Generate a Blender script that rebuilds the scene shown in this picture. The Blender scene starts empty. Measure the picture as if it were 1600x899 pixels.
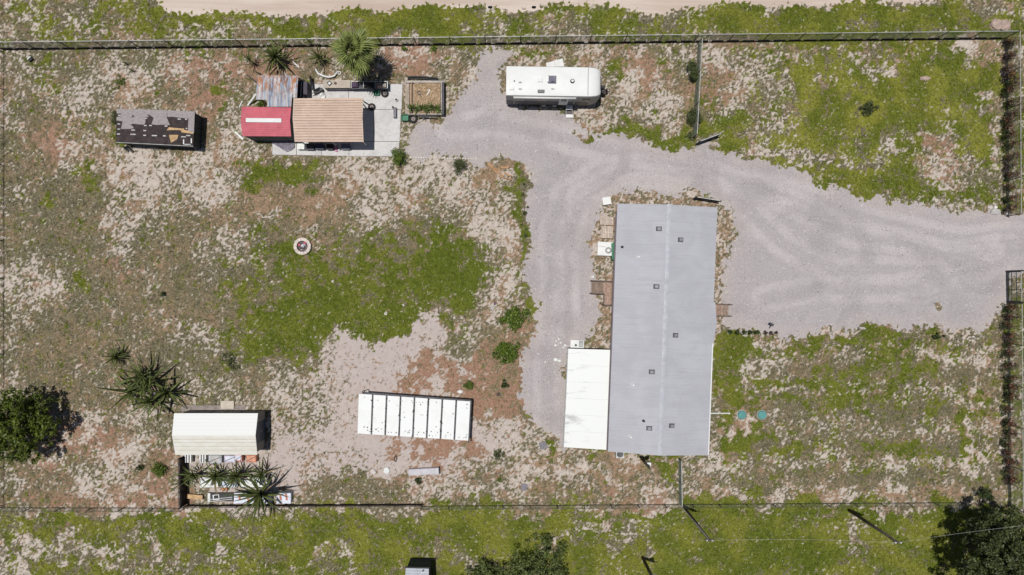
import bpy, math, random
import numpy as np
from math import sin, cos, pi, radians, atan2, hypot, sqrt
from mathutils import Vector, Matrix

random.seed(7)
rng = np.random.default_rng(11)
scene = bpy.context.scene
C = scene.collection

# ------------------------------------------------------------------ camera, sky, sun
CAMH = 53.0          # drone height (m)
S = 20.0             # photo pixels per metre on the ground
cam = bpy.data.cameras.new('camera')
cam.sensor_width = 36.0
cam.lens = 36.0 * CAMH / 80.0
cam.clip_start = 0.5
cam.clip_end = 3000
camo = bpy.data.objects.new('camera', cam)
camo.location = (0, 0, CAMH)
C.objects.link(camo)
scene.camera = camo

world = bpy.data.worlds.new('World')
scene.world = world
world.use_nodes = True
wn = world.node_tree.nodes
sky = wn.new('ShaderNodeTexSky')
sky.sky_type = 'NISHITA'
sky.sun_disc = False
SUN = Vector((0.14, -0.055, -1)).normalized()      # direction the light travels
sky.sun_elevation = math.asin(-SUN.z)
sky.sun_rotation = atan2(-SUN.x, -SUN.y)
wn['Background'].inputs['Strength'].default_value = 0.05
world.node_tree.links.new(sky.outputs[0], wn['Background'].inputs['Color'])
sl = bpy.data.lights.new('sun', 'SUN')
sl.energy = 4.2
sl.angle = radians(0.53)
sl.color = (1.0, 0.975, 0.94)
so = bpy.data.objects.new('sun', sl)
so.rotation_euler = SUN.to_track_quat('-Z', 'Y').to_euler()
so.location = (0, 0, 60)
C.objects.link(so)
vs = scene.view_settings
vs.view_transform = 'Standard'
vs.look = 'None'
vs.exposure = -0.2
vs.gamma = 1.0
vs.use_curve_mapping = False

# ------------------------------------------------------------------ helpers
def W(px, py, h=0.0):
    "point at height h that the survey photo shows at pixel px, py"
    f = (CAMH - h) / CAMH
    return Vector(((px - 800) / S * f, (449.5 - py) / S * f, h))

def tag(o, label=None, cat=None, group=None, kind=None):
    if label: o['label'] = label
    if cat: o['category'] = cat
    if group: o['group'] = group
    if kind: o['kind'] = kind
    return o

def thing(name, loc, label, cat, group=None):
    o = bpy.data.objects.new(name, None)
    o.empty_display_size = 0.2
    o.location = (loc[0], loc[1], loc[2] if len(loc) > 2 else 0)
    C.objects.link(o)
    return tag(o, label, cat, group)

def wloc(o):
    v = Vector((0, 0, 0))
    while o:
        v = v + o.location
        o = o.parent
    return v

def rot2(x, y, a):
    return x * cos(a) - y * sin(a), x * sin(a) + y * cos(a)

class MB:
    def __init__(s): s.v = []; s.f = []
    def add(s, vs, fs):
        n = len(s.v)
        s.v += [tuple(v) for v in vs]
        s.f += [tuple(i + n for i in f) for f in fs]
        return s
    def box(s, c, size, rz=0.0, taper=1.0):
        "c = centre of the bottom face"
        x, y, z = size[0] / 2, size[1] / 2, size[2]
        vs = []
        for k, t in ((0, 1), (z, taper)):
            for (a, b) in ((-x, -y), (x, -y), (x, y), (-x, y)):
                X, Y = rot2(a * t, b * t, rz)
                vs.append((c[0] + X, c[1] + Y, c[2] + k))
        return s.add(vs, [(3, 2, 1, 0), (4, 5, 6, 7), (0, 1, 5, 4), (1, 2, 6, 5), (2, 3, 7, 6), (3, 0, 4, 7)])
    def bar(s, a, b, w, t=None):
        "rectangular bar from a to b"
        a = Vector(a); b = Vector(b); t = t or w
        d = (b - a).normalized()
        up = Vector((0, 0, 1)) if abs(d.z) < 0.95 else Vector((1, 0, 0))
        sd = d.cross(up).normalized(); u = sd.cross(d)
        vs = []
        for p in (a, b):
            for (i, j) in ((-1, -1), (1, -1), (1, 1), (-1, 1)):
                vs.append(p + sd * (i * w / 2) + u * (j * t / 2))
        return s.add(vs, [(0, 1, 2, 3), (7, 6, 5, 4), (0, 4, 5, 1), (1, 5, 6, 2), (2, 6, 7, 3), (3, 7, 4, 0)])
    def cyl(s, c, r, h, n=16, r2=None):
        r2 = r if r2 is None else r2
        vs = []
        for k, R in ((0, r), (h, r2)):
            for i in range(n):
                a = 2 * pi * i / n
                vs.append((c[0] + R * cos(a), c[1] + R * sin(a), c[2] + k))
        fs = [(i, (i + 1) % n, n + (i + 1) % n, n + i) for i in range(n)]
        fs += [tuple(range(n - 1, -1, -1)), tuple(range(n, 2 * n))]
        return s.add(vs, fs)
    def tube(s, pts, r, n=6):
        pts = [Vector(p) for p in pts]
        rs = r if isinstance(r, (list, tuple)) else [r] * len(pts)
        vs = []
        for i, p in enumerate(pts):
            d = (pts[min(i + 1, len(pts) - 1)] - pts[max(i - 1, 0)]).normalized()
            up = Vector((0, 0, 1)) if abs(d.z) < 0.9 else Vector((1, 0, 0))
            sd = d.cross(up).normalized(); u = sd.cross(d)
            for k in range(n):
                a = 2 * pi * k / n
                vs.append(p + (sd * cos(a) + u * sin(a)) * rs[i])
        fs = []
        for i in range(len(pts) - 1):
            for k in range(n):
                fs.append((i * n + k, i * n + (k + 1) % n, (i + 1) * n + (k + 1) % n, (i + 1) * n + k))
        fs += [tuple(range(n - 1, -1, -1)), tuple(range((len(pts) - 1) * n, len(pts) * n))]
        return s.add(vs, fs)
    def prism(s, poly, z0, z1):
        n = len(poly)
        A = sum(poly[i][0] * poly[(i + 1) % n][1] - poly[(i + 1) % n][0] * poly[i][1] for i in range(n))
        if A < 0: poly = poly[::-1]
        vs = [(p[0], p[1], z0) for p in poly] + [(p[0], p[1], z1) for p in poly]
        fs = [tuple(range(n - 1, -1, -1)), tuple(range(n, 2 * n))]
        fs += [(i, (i + 1) % n, n + (i + 1) % n, n + i) for i in range(n)]
        return s.add(vs, fs)
    def torus(s, c, R, r, n=18, m=8, M=None):
        vs = []; fs = []
        for i in range(n):
            a = 2 * pi * i / n
            for j in range(m):
                b = 2 * pi * j / m
                p = Vector(((R + r * cos(b)) * cos(a), (R + r * cos(b)) * sin(a), r * sin(b)))
                if M: p = M @ p
                vs.append((c[0] + p.x, c[1] + p.y, c[2] + p.z))
        for i in range(n):
            for j in range(m):
                fs.append((i * m + j, ((i + 1) % n) * m + j, ((i + 1) % n) * m + (j + 1) % m, i * m + (j + 1) % m))
        return s.add(vs, fs)
    def build(s, name, mat, parent=None, origin=None, smooth=False):
        o0 = wloc(parent) if parent else Vector(origin or (0, 0, 0))
        me = bpy.data.meshes.new(name)
        me.from_pydata([(v[0] - o0.x, v[1] - o0.y, v[2] - o0.z) for v in s.v], [], s.f)
        if smooth:
            me.polygons.foreach_set('use_smooth', [True] * len(me.polygons))
        me.materials.append(mat)
        o = bpy.data.objects.new(name, me)
        C.objects.link(o)
        if parent: o.parent = parent
        else: o.location = o0
        return o

def solo(mb, name, mat, origin, label, cat, group=None, smooth=False):
    return tag(mb.build(name, mat, None, origin, smooth), label, cat, group)

def np_mesh(name, verts, faces_flat, nper, mat, col=None):
    "fast mesh; verts (n,3), faces (m,nper)"
    me = bpy.data.meshes.new(name)
    m = len(faces_flat)
    me.vertices.add(len(verts)); me.vertices.foreach_set('co', np.asarray(verts, np.float32).ravel())
    me.loops.add(m * nper); me.loops.foreach_set('vertex_index', np.asarray(faces_flat, np.int32).ravel())
    me.polygons.add(m)
    me.polygons.foreach_set('loop_start', np.arange(0, m * nper, nper, dtype=np.int32))
    me.polygons.foreach_set('loop_total', np.full(m, nper, np.int32))
    me.update(calc_edges=True)
    if col is not None:
        for nm, arr in col.items():
            a = me.attributes.new(nm, 'FLOAT_COLOR', 'POINT')
            a.data.foreach_set('color', np.asarray(arr, np.float32).ravel())
    if mat: me.materials.append(mat)
    o = bpy.data.objects.new(name, me)
    C.objects.link(o)
    return o

# ------------------------------------------------------------------ materials
class NT:
    def __init__(s, name):
        s.m = bpy.data.materials.new(name); s.m.use_nodes = True
        s.t = s.m.node_tree; s.n = s.t.nodes; s.b = s.n['Principled BSDF']
        s.geo = s.n.new('ShaderNodeNewGeometry').outputs['Position']
    def link(s, a, b): s.t.links.new(a, b)
    def put(s, sock, v):
        if hasattr(v, 'is_linked'): s.link(v, sock)
        else: sock.default_value = v
    def noise(s, scale, detail=3, rough=0.6, dist=0.0, vec=None, out=0):
        n = s.n.new('ShaderNodeTexNoise')
        n.inputs['Scale'].default_value = scale; n.inputs['Detail'].default_value = detail
        n.inputs['Roughness'].default_value = rough; n.inputs['Distortion'].default_value = dist
        s.link(vec if vec is not None else s.geo, n.inputs['Vector'])
        return n.outputs[out]
    def scaled(s, v, sc, rz=0.0):
        n = s.n.new('ShaderNodeMapping'); n.inputs['Scale'].default_value = sc
        n.inputs['Rotation'].default_value = (0, 0, rz)
        s.link(v, n.inputs['Vector']); return n.outputs[0]
    def math(s, op, a, b=0.0, c=0.0):
        n = s.n.new('ShaderNodeMath'); n.operation = op
        s.put(n.inputs[0], a); s.put(n.inputs[1], b); s.put(n.inputs[2], c)
        return n.outputs[0]
    def ramp(s, v, a, b, lo=0.0, hi=1.0):
        n = s.n.new('ShaderNodeMapRange'); n.interpolation_type = 'SMOOTHSTEP'
        s.put(n.inputs[0], v)
        for i, x in enumerate((a, b, lo, hi)): n.inputs[i + 1].default_value = x
        return n.outputs[0]
    def mix(s, f, a, b, mode='MIX'):
        n = s.n.new('ShaderNodeMix'); n.data_type = 'RGBA'; n.blend_type = mode
        s.put(n.inputs[0], f)
        for i, x in ((6, a), (7, b)):
            if isinstance(x, tuple): x = (x[0], x[1], x[2], 1)
            s.put(n.inputs[i], x)
        return n.outputs[2]
    def attr(s, name):
        n = s.n.new('ShaderNodeAttribute'); n.attribute_name = name
        return n.outputs['Color']
    def sep(s, v):
        n = s.n.new('ShaderNodeSeparateColor'); s.link(v, n.inputs[0]); return n.outputs
    def bump(s, h, strength=0.4, dist=0.02):
        n = s.n.new('ShaderNodeBump'); n.inputs['Strength'].default_value = strength
        n.inputs['Distance'].default_value = dist
        s.link(h, n.inputs['Height']); s.link(n.outputs[0], s.b.inputs['Normal'])
    def fin(s, col, rough=0.8, metal=0.0, spec=0.3):
        if isinstance(col, tuple): col = (col[0], col[1], col[2], 1)
        s.put(s.b.inputs['Base Color'], col); s.put(s.b.inputs['Roughness'], rough)
        s.b.inputs['Metallic'].default_value = metal
        s.b.inputs['Specular IOR Level'].default_value = spec
        return s.m

_mc = {}
def M(name, col, rough=0.75, var=0.22, scale=2.5, metal=0.0, dirt=0.25, dirtcol=(0.16, 0.12, 0.09), bump=0.0, spec=0.3, per_obj=0.0):
    "weathered plain material"
    if name in _mc: return _mc[name]
    t = NT(name)
    n1 = t.noise(scale, 5, 0.65, 0.4)
    lo = tuple(c * (1 - var) for c in col); hi = tuple(min(1, c * (1 + var)) for c in col)
    c = t.mix(t.ramp(n1, 0.3, 0.7), lo, hi)
    if dirt > 0:
        n2 = t.noise(scale * 0.6 + 0.7, 6, 0.7, 0.8)
        c = t.mix(t.ramp(n2, 0.5, 0.75, 0, dirt), c, dirtcol)
    if per_obj > 0:
        oi = t.n.new('ShaderNodeObjectInfo').outputs['Random']
        c = t.mix(1.0, c, t.mix(oi, (1 - per_obj,) * 3, (1 + per_obj * 0.6,) * 3), 'MULTIPLY')
    if bump > 0:
        t.bump(t.noise(scale * 8, 4), bump, 0.01)
    _mc[name] = t.fin(c, rough, metal, spec)
    return _mc[name]

def leaf_mat(name, a, b, rough=0.55, trans=0.0):
    if name in _mc: return _mc[name]
    t = NT(name)
    n = t.noise(3.0, 4, 0.7)
    gi = t.n.new('ShaderNodeNewGeometry').outputs['Random Per Island']
    f = t.math('MULTIPLY_ADD', gi, 0.55, t.math('MULTIPLY_ADD', n, 0.9, -0.2))
    c = t.mix(t.ramp(f, 0.1, 0.9), a, b)
    m = t.fin(c, rough, 0, 0.35)
    if trans:
        t.b.inputs['Transmission Weight'].default_value = 0
        t.b.inputs['Subsurface Weight'].default_value = 0
    _mc[name] = m
    return m

# ------------------------------------------------------------------ noise fields for the ground (numpy)
RES = 0.125
X0, X1, Y0, Y1 = -44.0, 44.0, -26.0, 26.0
gx = np.arange(X0, X1 + 1e-6, RES); gy = np.arange(Y0, Y1 + 1e-6, RES)
NX, NY = len(gx), len(gy)
GX, GY = np.meshgrid(gx, gy)                 # [iy, ix]
PX = GX * S + 800; PY = 449.5 - GY * S

def grf(scale, seed, bw=0.6, aniso=1.0):
    "uniform(0..1) noise with features of about `scale` metres"
    r = np.random.default_rng(seed)
    F = np.fft.rfft2(r.standard_normal((NY, NX)))
    fy = np.fft.fftfreq(NY, RES)[:, None] * aniso; fx = np.fft.rfftfreq(NX, RES)[None, :]
    f = np.hypot(fx, fy)
    f0 = 1.0 / (2 * scale)
    g = np.exp(-((f - f0 * 0.7) ** 2) / (2 * (f0 * bw) ** 2))
    n = np.fft.irfft2(F * g, s=(NY, NX))
    n /= n.std()
    return 0.5 * (1 + np.tanh(0.8 * n * (1 + 0.045 * n * n)))

def warp(a, dx, dy):
    ix = np.clip(np.round((GX + dx - X0) / RES).astype(int), 0, NX - 1)
    iy = np.clip(np.round((GY + dy - Y0) / RES).astype(int), 0, NY - 1)
    return a[iy, ix]

def sst(x, a, b):
    t = np.clip((x - a) / (b - a), 0, 1)
    return t * t * (3 - 2 * t)

wA = (grf(3.0, 1) - .5) * 46 + (grf(0.8, 2) - .5) * 22 + (grf(0.35, 3) - .5) * 9     # pixels of edge wander
wB = (grf(3.0, 4) - .5) * 46 + (grf(0.8, 5) - .5) * 22 + (grf(0.35, 6) - .5) * 9

def inpoly(poly, amp=0.0):
    x = PX + wA * amp; y = PY + wB * amp
    ins = np.zeros(x.shape, bool)
    n = len(poly)
    for i in range(n):
        ax, ay = poly[i]; bx, by = poly[(i + 1) % n]
        if ay == by: continue
        c = ((ay > y) != (by > y)) & (x < (bx - ax) * (y - ay) / (by - ay) + ax)
        ins ^= c
    return ins

def blur(m, k):
    m = m.astype(np.float32)
    for _ in range(2):
        for ax in (0, 1):
            acc = np.zeros_like(m)
            for d in range(-k, k + 1): acc += np.roll(m, d, ax)
            m = acc / (2 * k + 1)
    return m

cover = np.full(PX.shape, 0.58); green = np.full(PX.shape, 0.10)
brown = np.full(PX.shape, 0.27); dull = np.full(PX.shape, 0.35); yel = np.full(PX.shape, 0.35)

def blob(F, px, py, rx, ry, val, soft=0.55, wob=1.0, rot=0.0):
    x = PX + wA * wob - px; y = PY + wB * wob - py
    if rot:
        x, y = x * cos(rot) + y * sin(rot), -x * sin(rot) + y * cos(rot)
    d = np.sqrt((x / rx) ** 2 + (y / ry) ** 2)
    w = 1 - sst(d, 1 - soft, 1 + soft)
    F += (val - F) * w
def rect(F, x0, y0, x1, y1, val, soft=12, wob=1.0):
    x = PX + wA * wob; y = PY + wB * wob
    d = np.maximum(np.maximum(x0 - x, x - x1), np.maximum(y0 - y, y - y1))
    F += (val - F) * (1 - sst(d, -soft, soft))

# --- left yard
for a in [(90, 320, 75, 95, .82), (60, 250, 60, 60, .78), (230, 470, 140, 65, .76), (250, 400, 90, 45, .72), (130, 560, 140, 75, .72), (330, 330, 40, 60, .68),
          (250, 545, 110, 55, .76), (330, 500, 60, 60, .58), (200, 270, 42, 38, .3), (300, 290, 55, 38, .38), (190, 340, 40, 30, .35), (50, 440, 40, 26, .45),
          (200, 130, 60, 30, .36), (280, 120, 50, 30, .46), (90, 170, 70, 40, .54), (240, 210, 40, 30, .3), (60, 140, 50, 35, .65), (350, 250, 40, 30, .35), (110, 230, 40, 30, .35),
          (430, 310, 90, 60, .46), (640, 320, 120, 70, .40), (620, 290, 140, 30, .38), (770, 300, 45, 60, .34), (780, 420, 40, 60, .36), (780, 370, 40, 30, .30),
          (360, 600, 80, 50, .68), (450, 610, 60, 60, .6), (180, 690, 60, 30, .15), (150, 740, 60, 40, .42), (60, 690, 60, 70, .5), (230, 700, 40, 20, .2), (230, 660, 40, 22, .55),
          (60, 760, 50, 25, .6), (220, 770, 60, 20, .35), (380, 560, 40, 25, .75)]: blob(cover, *a)
for a in [(335, 120, 60, 45, .75), (300, 180, 40, 30, .6), (430, 108, 60, 30, .75), (640, 105, 50, 30, .75), (440, 318, 88, 52, .95), (450, 365, 60, 30, .6), (500, 395, 30, 22, .9),
          (100, 200, 40, 60, .5), (60, 230, 40, 50, .55), (180, 400, 60, 60, .55), (240, 390, 60, 30, .5), (120, 660, 50, 70, .7), (60, 730, 60, 40, .6), (240, 480, 90, 40, .55),
          (270, 745, 25, 60, .75), (780, 480, 40, 40, .5), (770, 340, 40, 20, .5), (790, 268, 25, 18, .9), (120, 560, 120, 60, .5), (210, 620, 60, 40, .35), (480, 480, 60, 60, .2)]: blob(brown, *a)
rect(brown, 0, 768, 300, 792, .7, 8, .4)
for a in [(60, 250, 90, 70, .75), (60, 340, 60, 40, .8), (110, 300, 60, 60, .7)]: blob(dull, *a)
# the round lawn
for a in [(500, 470, 140, 75, .8), (420, 520, 70, 40, .75), (560, 440, 165, 70, .93), (675, 425, 68, 58, .95), (470, 500, 100, 50, .95), (600, 505, 48, 36, .95), (400, 440, 50, 60, .8), (450, 262, 60, 20, .9), (640, 480, 60, 30, .9)]: blob(cover, *a)
for a in [(480, 480, 130, 70, .55), (420, 520, 60, 35, .5), (540, 455, 160, 62, .70), (682, 428, 58, 60, .92), (470, 505, 100, 45, .92), (600, 508, 44, 34, .92), (400, 440, 55, 60, .5), (445, 262, 55, 20, .95), (560, 390, 50, 30, .5),
          (65, 115, 45, 22, .6), (40, 110, 20, 15, .5), (130, 190, 30, 15, .4), (140, 265, 20, 20, .5), (120, 430, 40, 15, .6), (85, 330, 20, 20, .5), (340, 185, 12, 8, 1), (180, 190, 12, 25, .7), (330, 125, 18, 10, .8),
          (650, 305, 40, 30, .25), (360, 570, 20, 14, .4), (820, 330, 10, 75, .9), (822, 460, 8, 30, .95), (803, 635, 6, 18, 1)]: blob(green, *a)
for a in [(820, 330, 10, 75, .95), (822, 460, 9, 32, .8), (803, 635, 7, 18, 1), (340, 185, 12, 8, 1), (65, 115, 45, 22, .7)]: blob(cover, *a, .3, .5)
blob(yel, 550, 490, 150, 50, .25); blob(yel, 680, 420, 60, 60, .05)
# --- verge along the road
rect(cover, 0, 5, 1600, 66, .74); rect(green, 0, 5, 1600, 66, .5); rect(brown, 0, 0, 1600, 66, .15); rect(yel, 0, -40, 1600, 66, .55)
for a in [(50, 55, 70, 14, .25), (40, 20, 60, 14, .3), (430, 48, 120, 10, .35), (830, 40, 60, 20, .5), (1090, 38, 45, 20, .3), (1000, 45, 50, 16, .45), (770, 45, 25, 20, .4), (1560, 20, 40, 8, .5), (1590, 70, 16, 30, .3)]: blob(cover, *a)
for a in [(420, 30, 200, 14, .95), (650, 35, 110, 26, .98), (900, 25, 100, 14, .85), (860, 50, 80, 12, .6), (1350, 20, 230, 16, 1), (1300, 38, 260, 14, .9), (150, 60, 80, 10, .6), (1550, 50, 60, 12, .85)]:
    blob(cover, *a[:4], min(1, a[4] + .05)); blob(green, *a)
# --- strip behind the camper
rect(cover, 830, 78, 1095, 205, .45, 14); rect(brown, 900, 78, 1095, 200, .42, 14); rect(green, 830, 78, 1095, 200, .12, 14)
for a in [(950, 120, 20, 20, .6), (1040, 95, 30, 15, .5), (860, 85, 40, 8, .6), (965, 208, 30, 12, .9), (1030, 210, 60, 12, .95), (990, 200, 25, 10, .8), (1080, 200, 20, 20, .8)]:
    blob(green, *a); blob(cover, *a[:4], max(.6, a[4]))
rect(brown, 700, 78, 745, 130, .5)
rect(cover, 600, 82, 745, 125, .4)
# --- field right, above the drive
rect(cover, 1100, 72, 1566, 345, .7, 14); rect(green, 1100, 72, 1566, 345, .46, 14); rect(brown, 1100, 72, 1566, 345, .2, 14)
for a in [(1370, 185, 205, 115, .95), (1340, 170, 160, 80, 1.0), (1440, 130, 100, 55, 1.0), (1280, 130, 80, 50, .95), (1500, 200, 60, 90, .85), (1280, 210, 80, 40, .85), (1400, 230, 130, 40, .78), (1450, 310, 110, 14, .97), (1380, 290, 60, 14, .95), (1330, 280, 60, 12, .9), (1540, 325, 30, 10, .95), (1250, 265, 40, 8, .8), (1140, 210, 30, 25, .9), (1200, 85, 60, 8, .6), (1400, 78, 60, 6, .7)]:
    blob(cover, *a); blob(green, *a[:4], a[4] - .08)
for a in [(1145, 130, 40, 50, .42), (1190, 160, 40, 60, .55), (1190, 225, 50, 18, .35), (1250, 255, 40, 14, .45), (1475, 255, 35, 24, .35), (1535, 85, 25, 22, .3), (1500, 290, 50, 22, .55), (1330, 255, 80, 16, .5), (1555, 200, 12, 120, .55), (1370, 95, 60, 8, .5), (1290, 110, 20, 12, .6)]:
    blob(cover, *a); blob(green, *a[:4], .25)
rect(brown, 1100, 68, 1566, 76, .6, 5, .4); rect(cover, 1100, 68, 1566, 76, .3, 5, .4)
blob(brown, 1475, 255, 35, 25, .6); blob(brown, 1110, 130, 20, 40, .8); blob(brown, 1545, 90, 25, 22, .6)
blob(yel, 1360, 180, 210, 110, .95); blob(yel, 1450, 300, 110, 30, .35)
# --- field right, below the drive
rect(cover, 1112, 522, 1562, 770, .72, 14); rect(green, 1112, 522, 1562, 770, .26, 14); rect(brown, 1112, 522, 1562, 790, .35, 14)
for a in [(1150, 545, 40, 25, .9), (1140, 600, 28, 40, .75), (1380, 525, 70, 14, .95), (1250, 530, 50, 10, .85), (1300, 600, 60, 26, .8), (1400, 580, 50, 30, .75), (1220, 600, 30, 14, .85), (1160, 670, 40, 14, .9), (1150, 620, 20, 12, .8), (1250, 690, 60, 12, .8), (1400, 680, 40, 10, .7), (1510, 680, 12, 45, .95), (1340, 735, 20, 7, .9), (1190, 765, 16, 14, .8), (1450, 708, 40, 8, .7), (1118, 690, 8, 30, 1), (1480, 540, 25, 20, .6), (1540, 620, 14, 60, .6)]:
    blob(green, *a); blob(cover, *a[:4], min(1, a[4] + .05))
for a in [(1190, 580, 35, 25, .3), (1390, 640, 150, 40, .8), (1300, 750, 140, 18, .8), (1530, 640, 14, 110, .2), (1450, 720, 60, 14, .4), (1170, 650, 40, 9, .2), (1480, 560, 30, 20, .35)]: blob(cover, *a)
blob(dull, 1390, 640, 150, 40, .5); blob(dull, 1300, 750, 140, 18, .6)
rect(cover, 1070, 772, 1560, 788, .3, 6, .4); rect(brown, 760, 770, 1560, 788, .5, 6, .4)
# --- under the house and the sandy lot
rect(cover, 740, 700, 1066, 786, .52); rect(green, 740, 712, 1066, 770, .14); rect(brown, 740, 700, 1066, 790, .42)
for a in [(900, 722, 25, 14, .15), (845, 718, 14, 8, .95), (760, 690, 60, 30, .35), (960, 740, 40, 10, .4), (1000, 760, 60, 14, .35)]: blob(cover, *a)
for a in [(845, 718, 12, 7, 1), (985, 715, 60, 7, .7), (1030, 720, 20, 10, .8)]: blob(green, *a)
for a in [(775, 600, 62, 48, .95), (700, 590, 60, 25, .75), (800, 520, 22, 16, .95), (760, 520, 16, 30, .5), (680, 760, 90, 18, .6), (655, 578, 16, 12, 1), (690, 712, 22, 10, .9), (720, 725, 20, 10, .7), (640, 565, 10, 5, .8), (605, 695, 9, 9, .8), (700, 720, 70, 12, .5)]: blob(brown, *a)
bare = np.zeros(PX.shape)
for a in [(610, 545, 80, 30, 1), (680, 520, 30, 20, 1), (600, 600, 100, 50, 1), (650, 690, 120, 60, 1), (540, 700, 40, 50, 1), (590, 740, 60, 14, .9), (490, 680, 60, 40, .75), (440, 720, 30, 50, .9), (390, 750, 70, 40, .9), (700, 570, 60, 30, .6), (760, 650, 30, 40, .4)]: blob(bare, *a)
cover *= (1 - .93 * bare)
brown = brown * (1 - .85 * bare)
for a in [(775, 600, 66, 50, 1.1), (730, 585, 44, 28, 1.0), (670, 600, 40, 10, .7), (655, 575, 14, 16, 1.2), (640, 566, 10, 5, .8), (690, 712, 22, 8, .8), (715, 722, 18, 8, .6), (605, 693, 7, 9, .8), (700, 590, 50, 20, .5)]: blob(brown, *a, .3)
blob(cover, 540, 760, 45, 28, .65); blob(cover, 460, 640, 40, 40, .45)
rect(cover, 455, 690, 525, 740, .3)
# --- beyond the back fence
rect(cover, 0, 800, 1600, 1000, .84, 8, .5); rect(green, 0, 800, 1600, 1000, .66, 8, .5); rect(cover, 700, 800, 1600, 1000, .9, 30); rect(green, 700, 800, 1600, 1000, .78, 30); rect(brown, 0, 800, 1600, 1000, .14, 6, .4); rect(yel, 0, 800, 1600, 1000, .6)
for a in [(60, 850, 45, 22, .36), (150, 880, 55, 17, .42), (230, 855, 60, 22, .5), (330, 890, 60, 12, .45), (520, 880, 26, 14, .4), (410, 840, 60, 14, .7), (950, 815, 60, 8, .5), (985, 845, 30, 14, .65), (1290, 815, 40, 10, .7), (1340, 850, 30, 12, .65), (20, 890, 20, 20, .3), (700, 870, 80, 10, .6), (900, 860, 40, 30, .6)]:
    blob(cover, *a); blob(green, *a[:4], .3)
for a in [(240, 815, 170, 12, .9), (110, 815, 60, 10, .8), (560, 845, 150, 30, .75), (1150, 870, 150, 30, .85), (1200, 850, 90, 40, .98), (1120, 805, 200, 8, .95), (1400, 810, 100, 14, .95), (1400, 880, 60, 30, .8), (700, 805, 200, 6, .8), (900, 880, 60, 30, .8)]:
    blob(green, *a); blob(cover, *a[:4], .92)
blob(yel, 1210, 860, 70, 40, .1)
rect(cover, 0, 793, 1500, 800, .45, 4, .3)
rect(cover, 1575, 60, 1640, 340, .7); rect(green, 1575, 60, 1640, 340, .5); rect(cover, 1575, 470, 1640, 800, .7); rect(green, 1575, 470, 1640, 800, .5)
blob(cover, 1600, 100, 14, 40, .3)

red = np.zeros(PX.shape)
for a in [(335, 115, 75, 50, 1), (430, 105, 60, 28, 1), (300, 185, 30, 25, .8), (640, 105, 60, 26, .9), (775, 600, 72, 56, 1), (700, 588, 70, 24, 1), (70, 225, 45, 60, .8), (180, 395, 50, 45, .7), (115, 660, 55, 70, .9), (60, 735, 60, 40, .8), (500, 398, 28, 20, 1), (270, 745, 25, 50, 1), (690, 715, 60, 14, .9), (690, 762, 90, 16, .8), (1005, 770, 60, 14, .9), (1110, 130, 20, 45, .8), (1010, 110, 50, 40, .6), (800, 520, 22, 16, 1), (1475, 255, 35, 25, .8), (1400, 745, 120, 10, .3)]: blob(red, *a)
rect(red, 0, 768, 300, 792, .9, 8, .4)
brown = np.maximum(brown, red * .80); cover = cover * (1 - .22 * red)
dwx, dwy = (grf(.45, 31) - .5) * .8, (grf(.45, 32) - .5) * .8
uw = warp(grf(0.21, 21, .55), dwx, dwy); uf = warp(grf(0.13, 22, .6), dwx * .5, dwy * .5); lf = sst(grf(3.5, 33), .25, .75)
u1 = (.35 + .3 * lf) * uw + (.65 - .3 * lf) * uf
u1 = .5 + (u1 - .5) * 1.4
cover += .05 * (1 - bare) * (PX < 760) * (cover > .45)
cover += (grf(2.2, 34) - .5) * .34 * np.clip(1 - bare, 0, 1) * np.clip((1 - cover) * 3, 0, 1)
brown += (grf(2.6, 35) - .5) * .5 * np.clip(1 - bare, 0, 1)
green += (grf(1.8, 36) - .5) * .22 * (green > .14)
cover = np.maximum(cover, np.clip(green * 1.12, 0, .97) * (green > .45))
band = (1 - sst(np.abs(PX - 1335), 190, 240)) * (1 - sst(np.abs(PY - 660), 90, 130))
cover += .16 * band * np.sin(PY / 9.0 + wB * .05); green += .16 * band * np.sin(PY / 14.0 + 1 + wA * .04)
ug = .5 * grf(0.7, 23) + .5 * grf(0.17, 24); ug = .5 + (ug - .5) * 1.35
ub = .45 * grf(0.7, 25) + .55 * grf(0.15, 26); ub = .5 + (ub - .5) * 1.35
veg = sst(cover - .5 - (u1 - .5) * .85, -.40, .40)
grn = sst(green - .48 - (ug - .5) * .9, -.24, .24)
brn = sst(brown - ub, -.30, .30)
vary = grf(1.6, 27)
fine = grf(0.16, 28)

# --- gravel drive and road outlines
DRIVE = [(1700, 330), (1600, 338), (1560, 345), (1480, 337), (1400, 322), (1330, 305), (1270, 287), (1200, 263), (1130, 237), (1090, 226), (1040, 223), (990, 222), (930, 207), (900, 190),
         (870, 178), (800, 174), (793, 155), (788, 105), (830, 76), (745, 75), (752, 90), (740, 130), (698, 150), (698, 185), (640, 190), (628, 243), (745, 246), (825, 254), (838, 262),
         (834, 350), (824, 420), (828, 470), (832, 500), (826, 560), (806, 600), (812, 640), (830, 670), (852, 690), (890, 702), (890, 545), (1000, 500), (1135, 518), (1220, 523), (1300, 517), (1350, 502), (1420, 506), (1480, 506), (1530, 514),
         (1565, 500), (1577, 470), (1572, 425), (1600, 420), (1700, 415)]
MARGIN = [(930, 545), (932, 480), (925, 380), (935, 320), (950, 305), (1000, 303), (1085, 300), (1122, 318), (1142, 330), (1138, 420), (1128, 500), (1134, 520), (1100, 560), (960, 560)]
drv = inpoly(DRIVE, .55) & ~inpoly(MARGIN, .35)
drive_f = blur(drv, 3) + (grf(.2, 41) - .5) * .55 * (blur(drv, 5) < .97) + (grf(.55, 42) - .5) * .25 * (blur(drv, 5) < .97)
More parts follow.
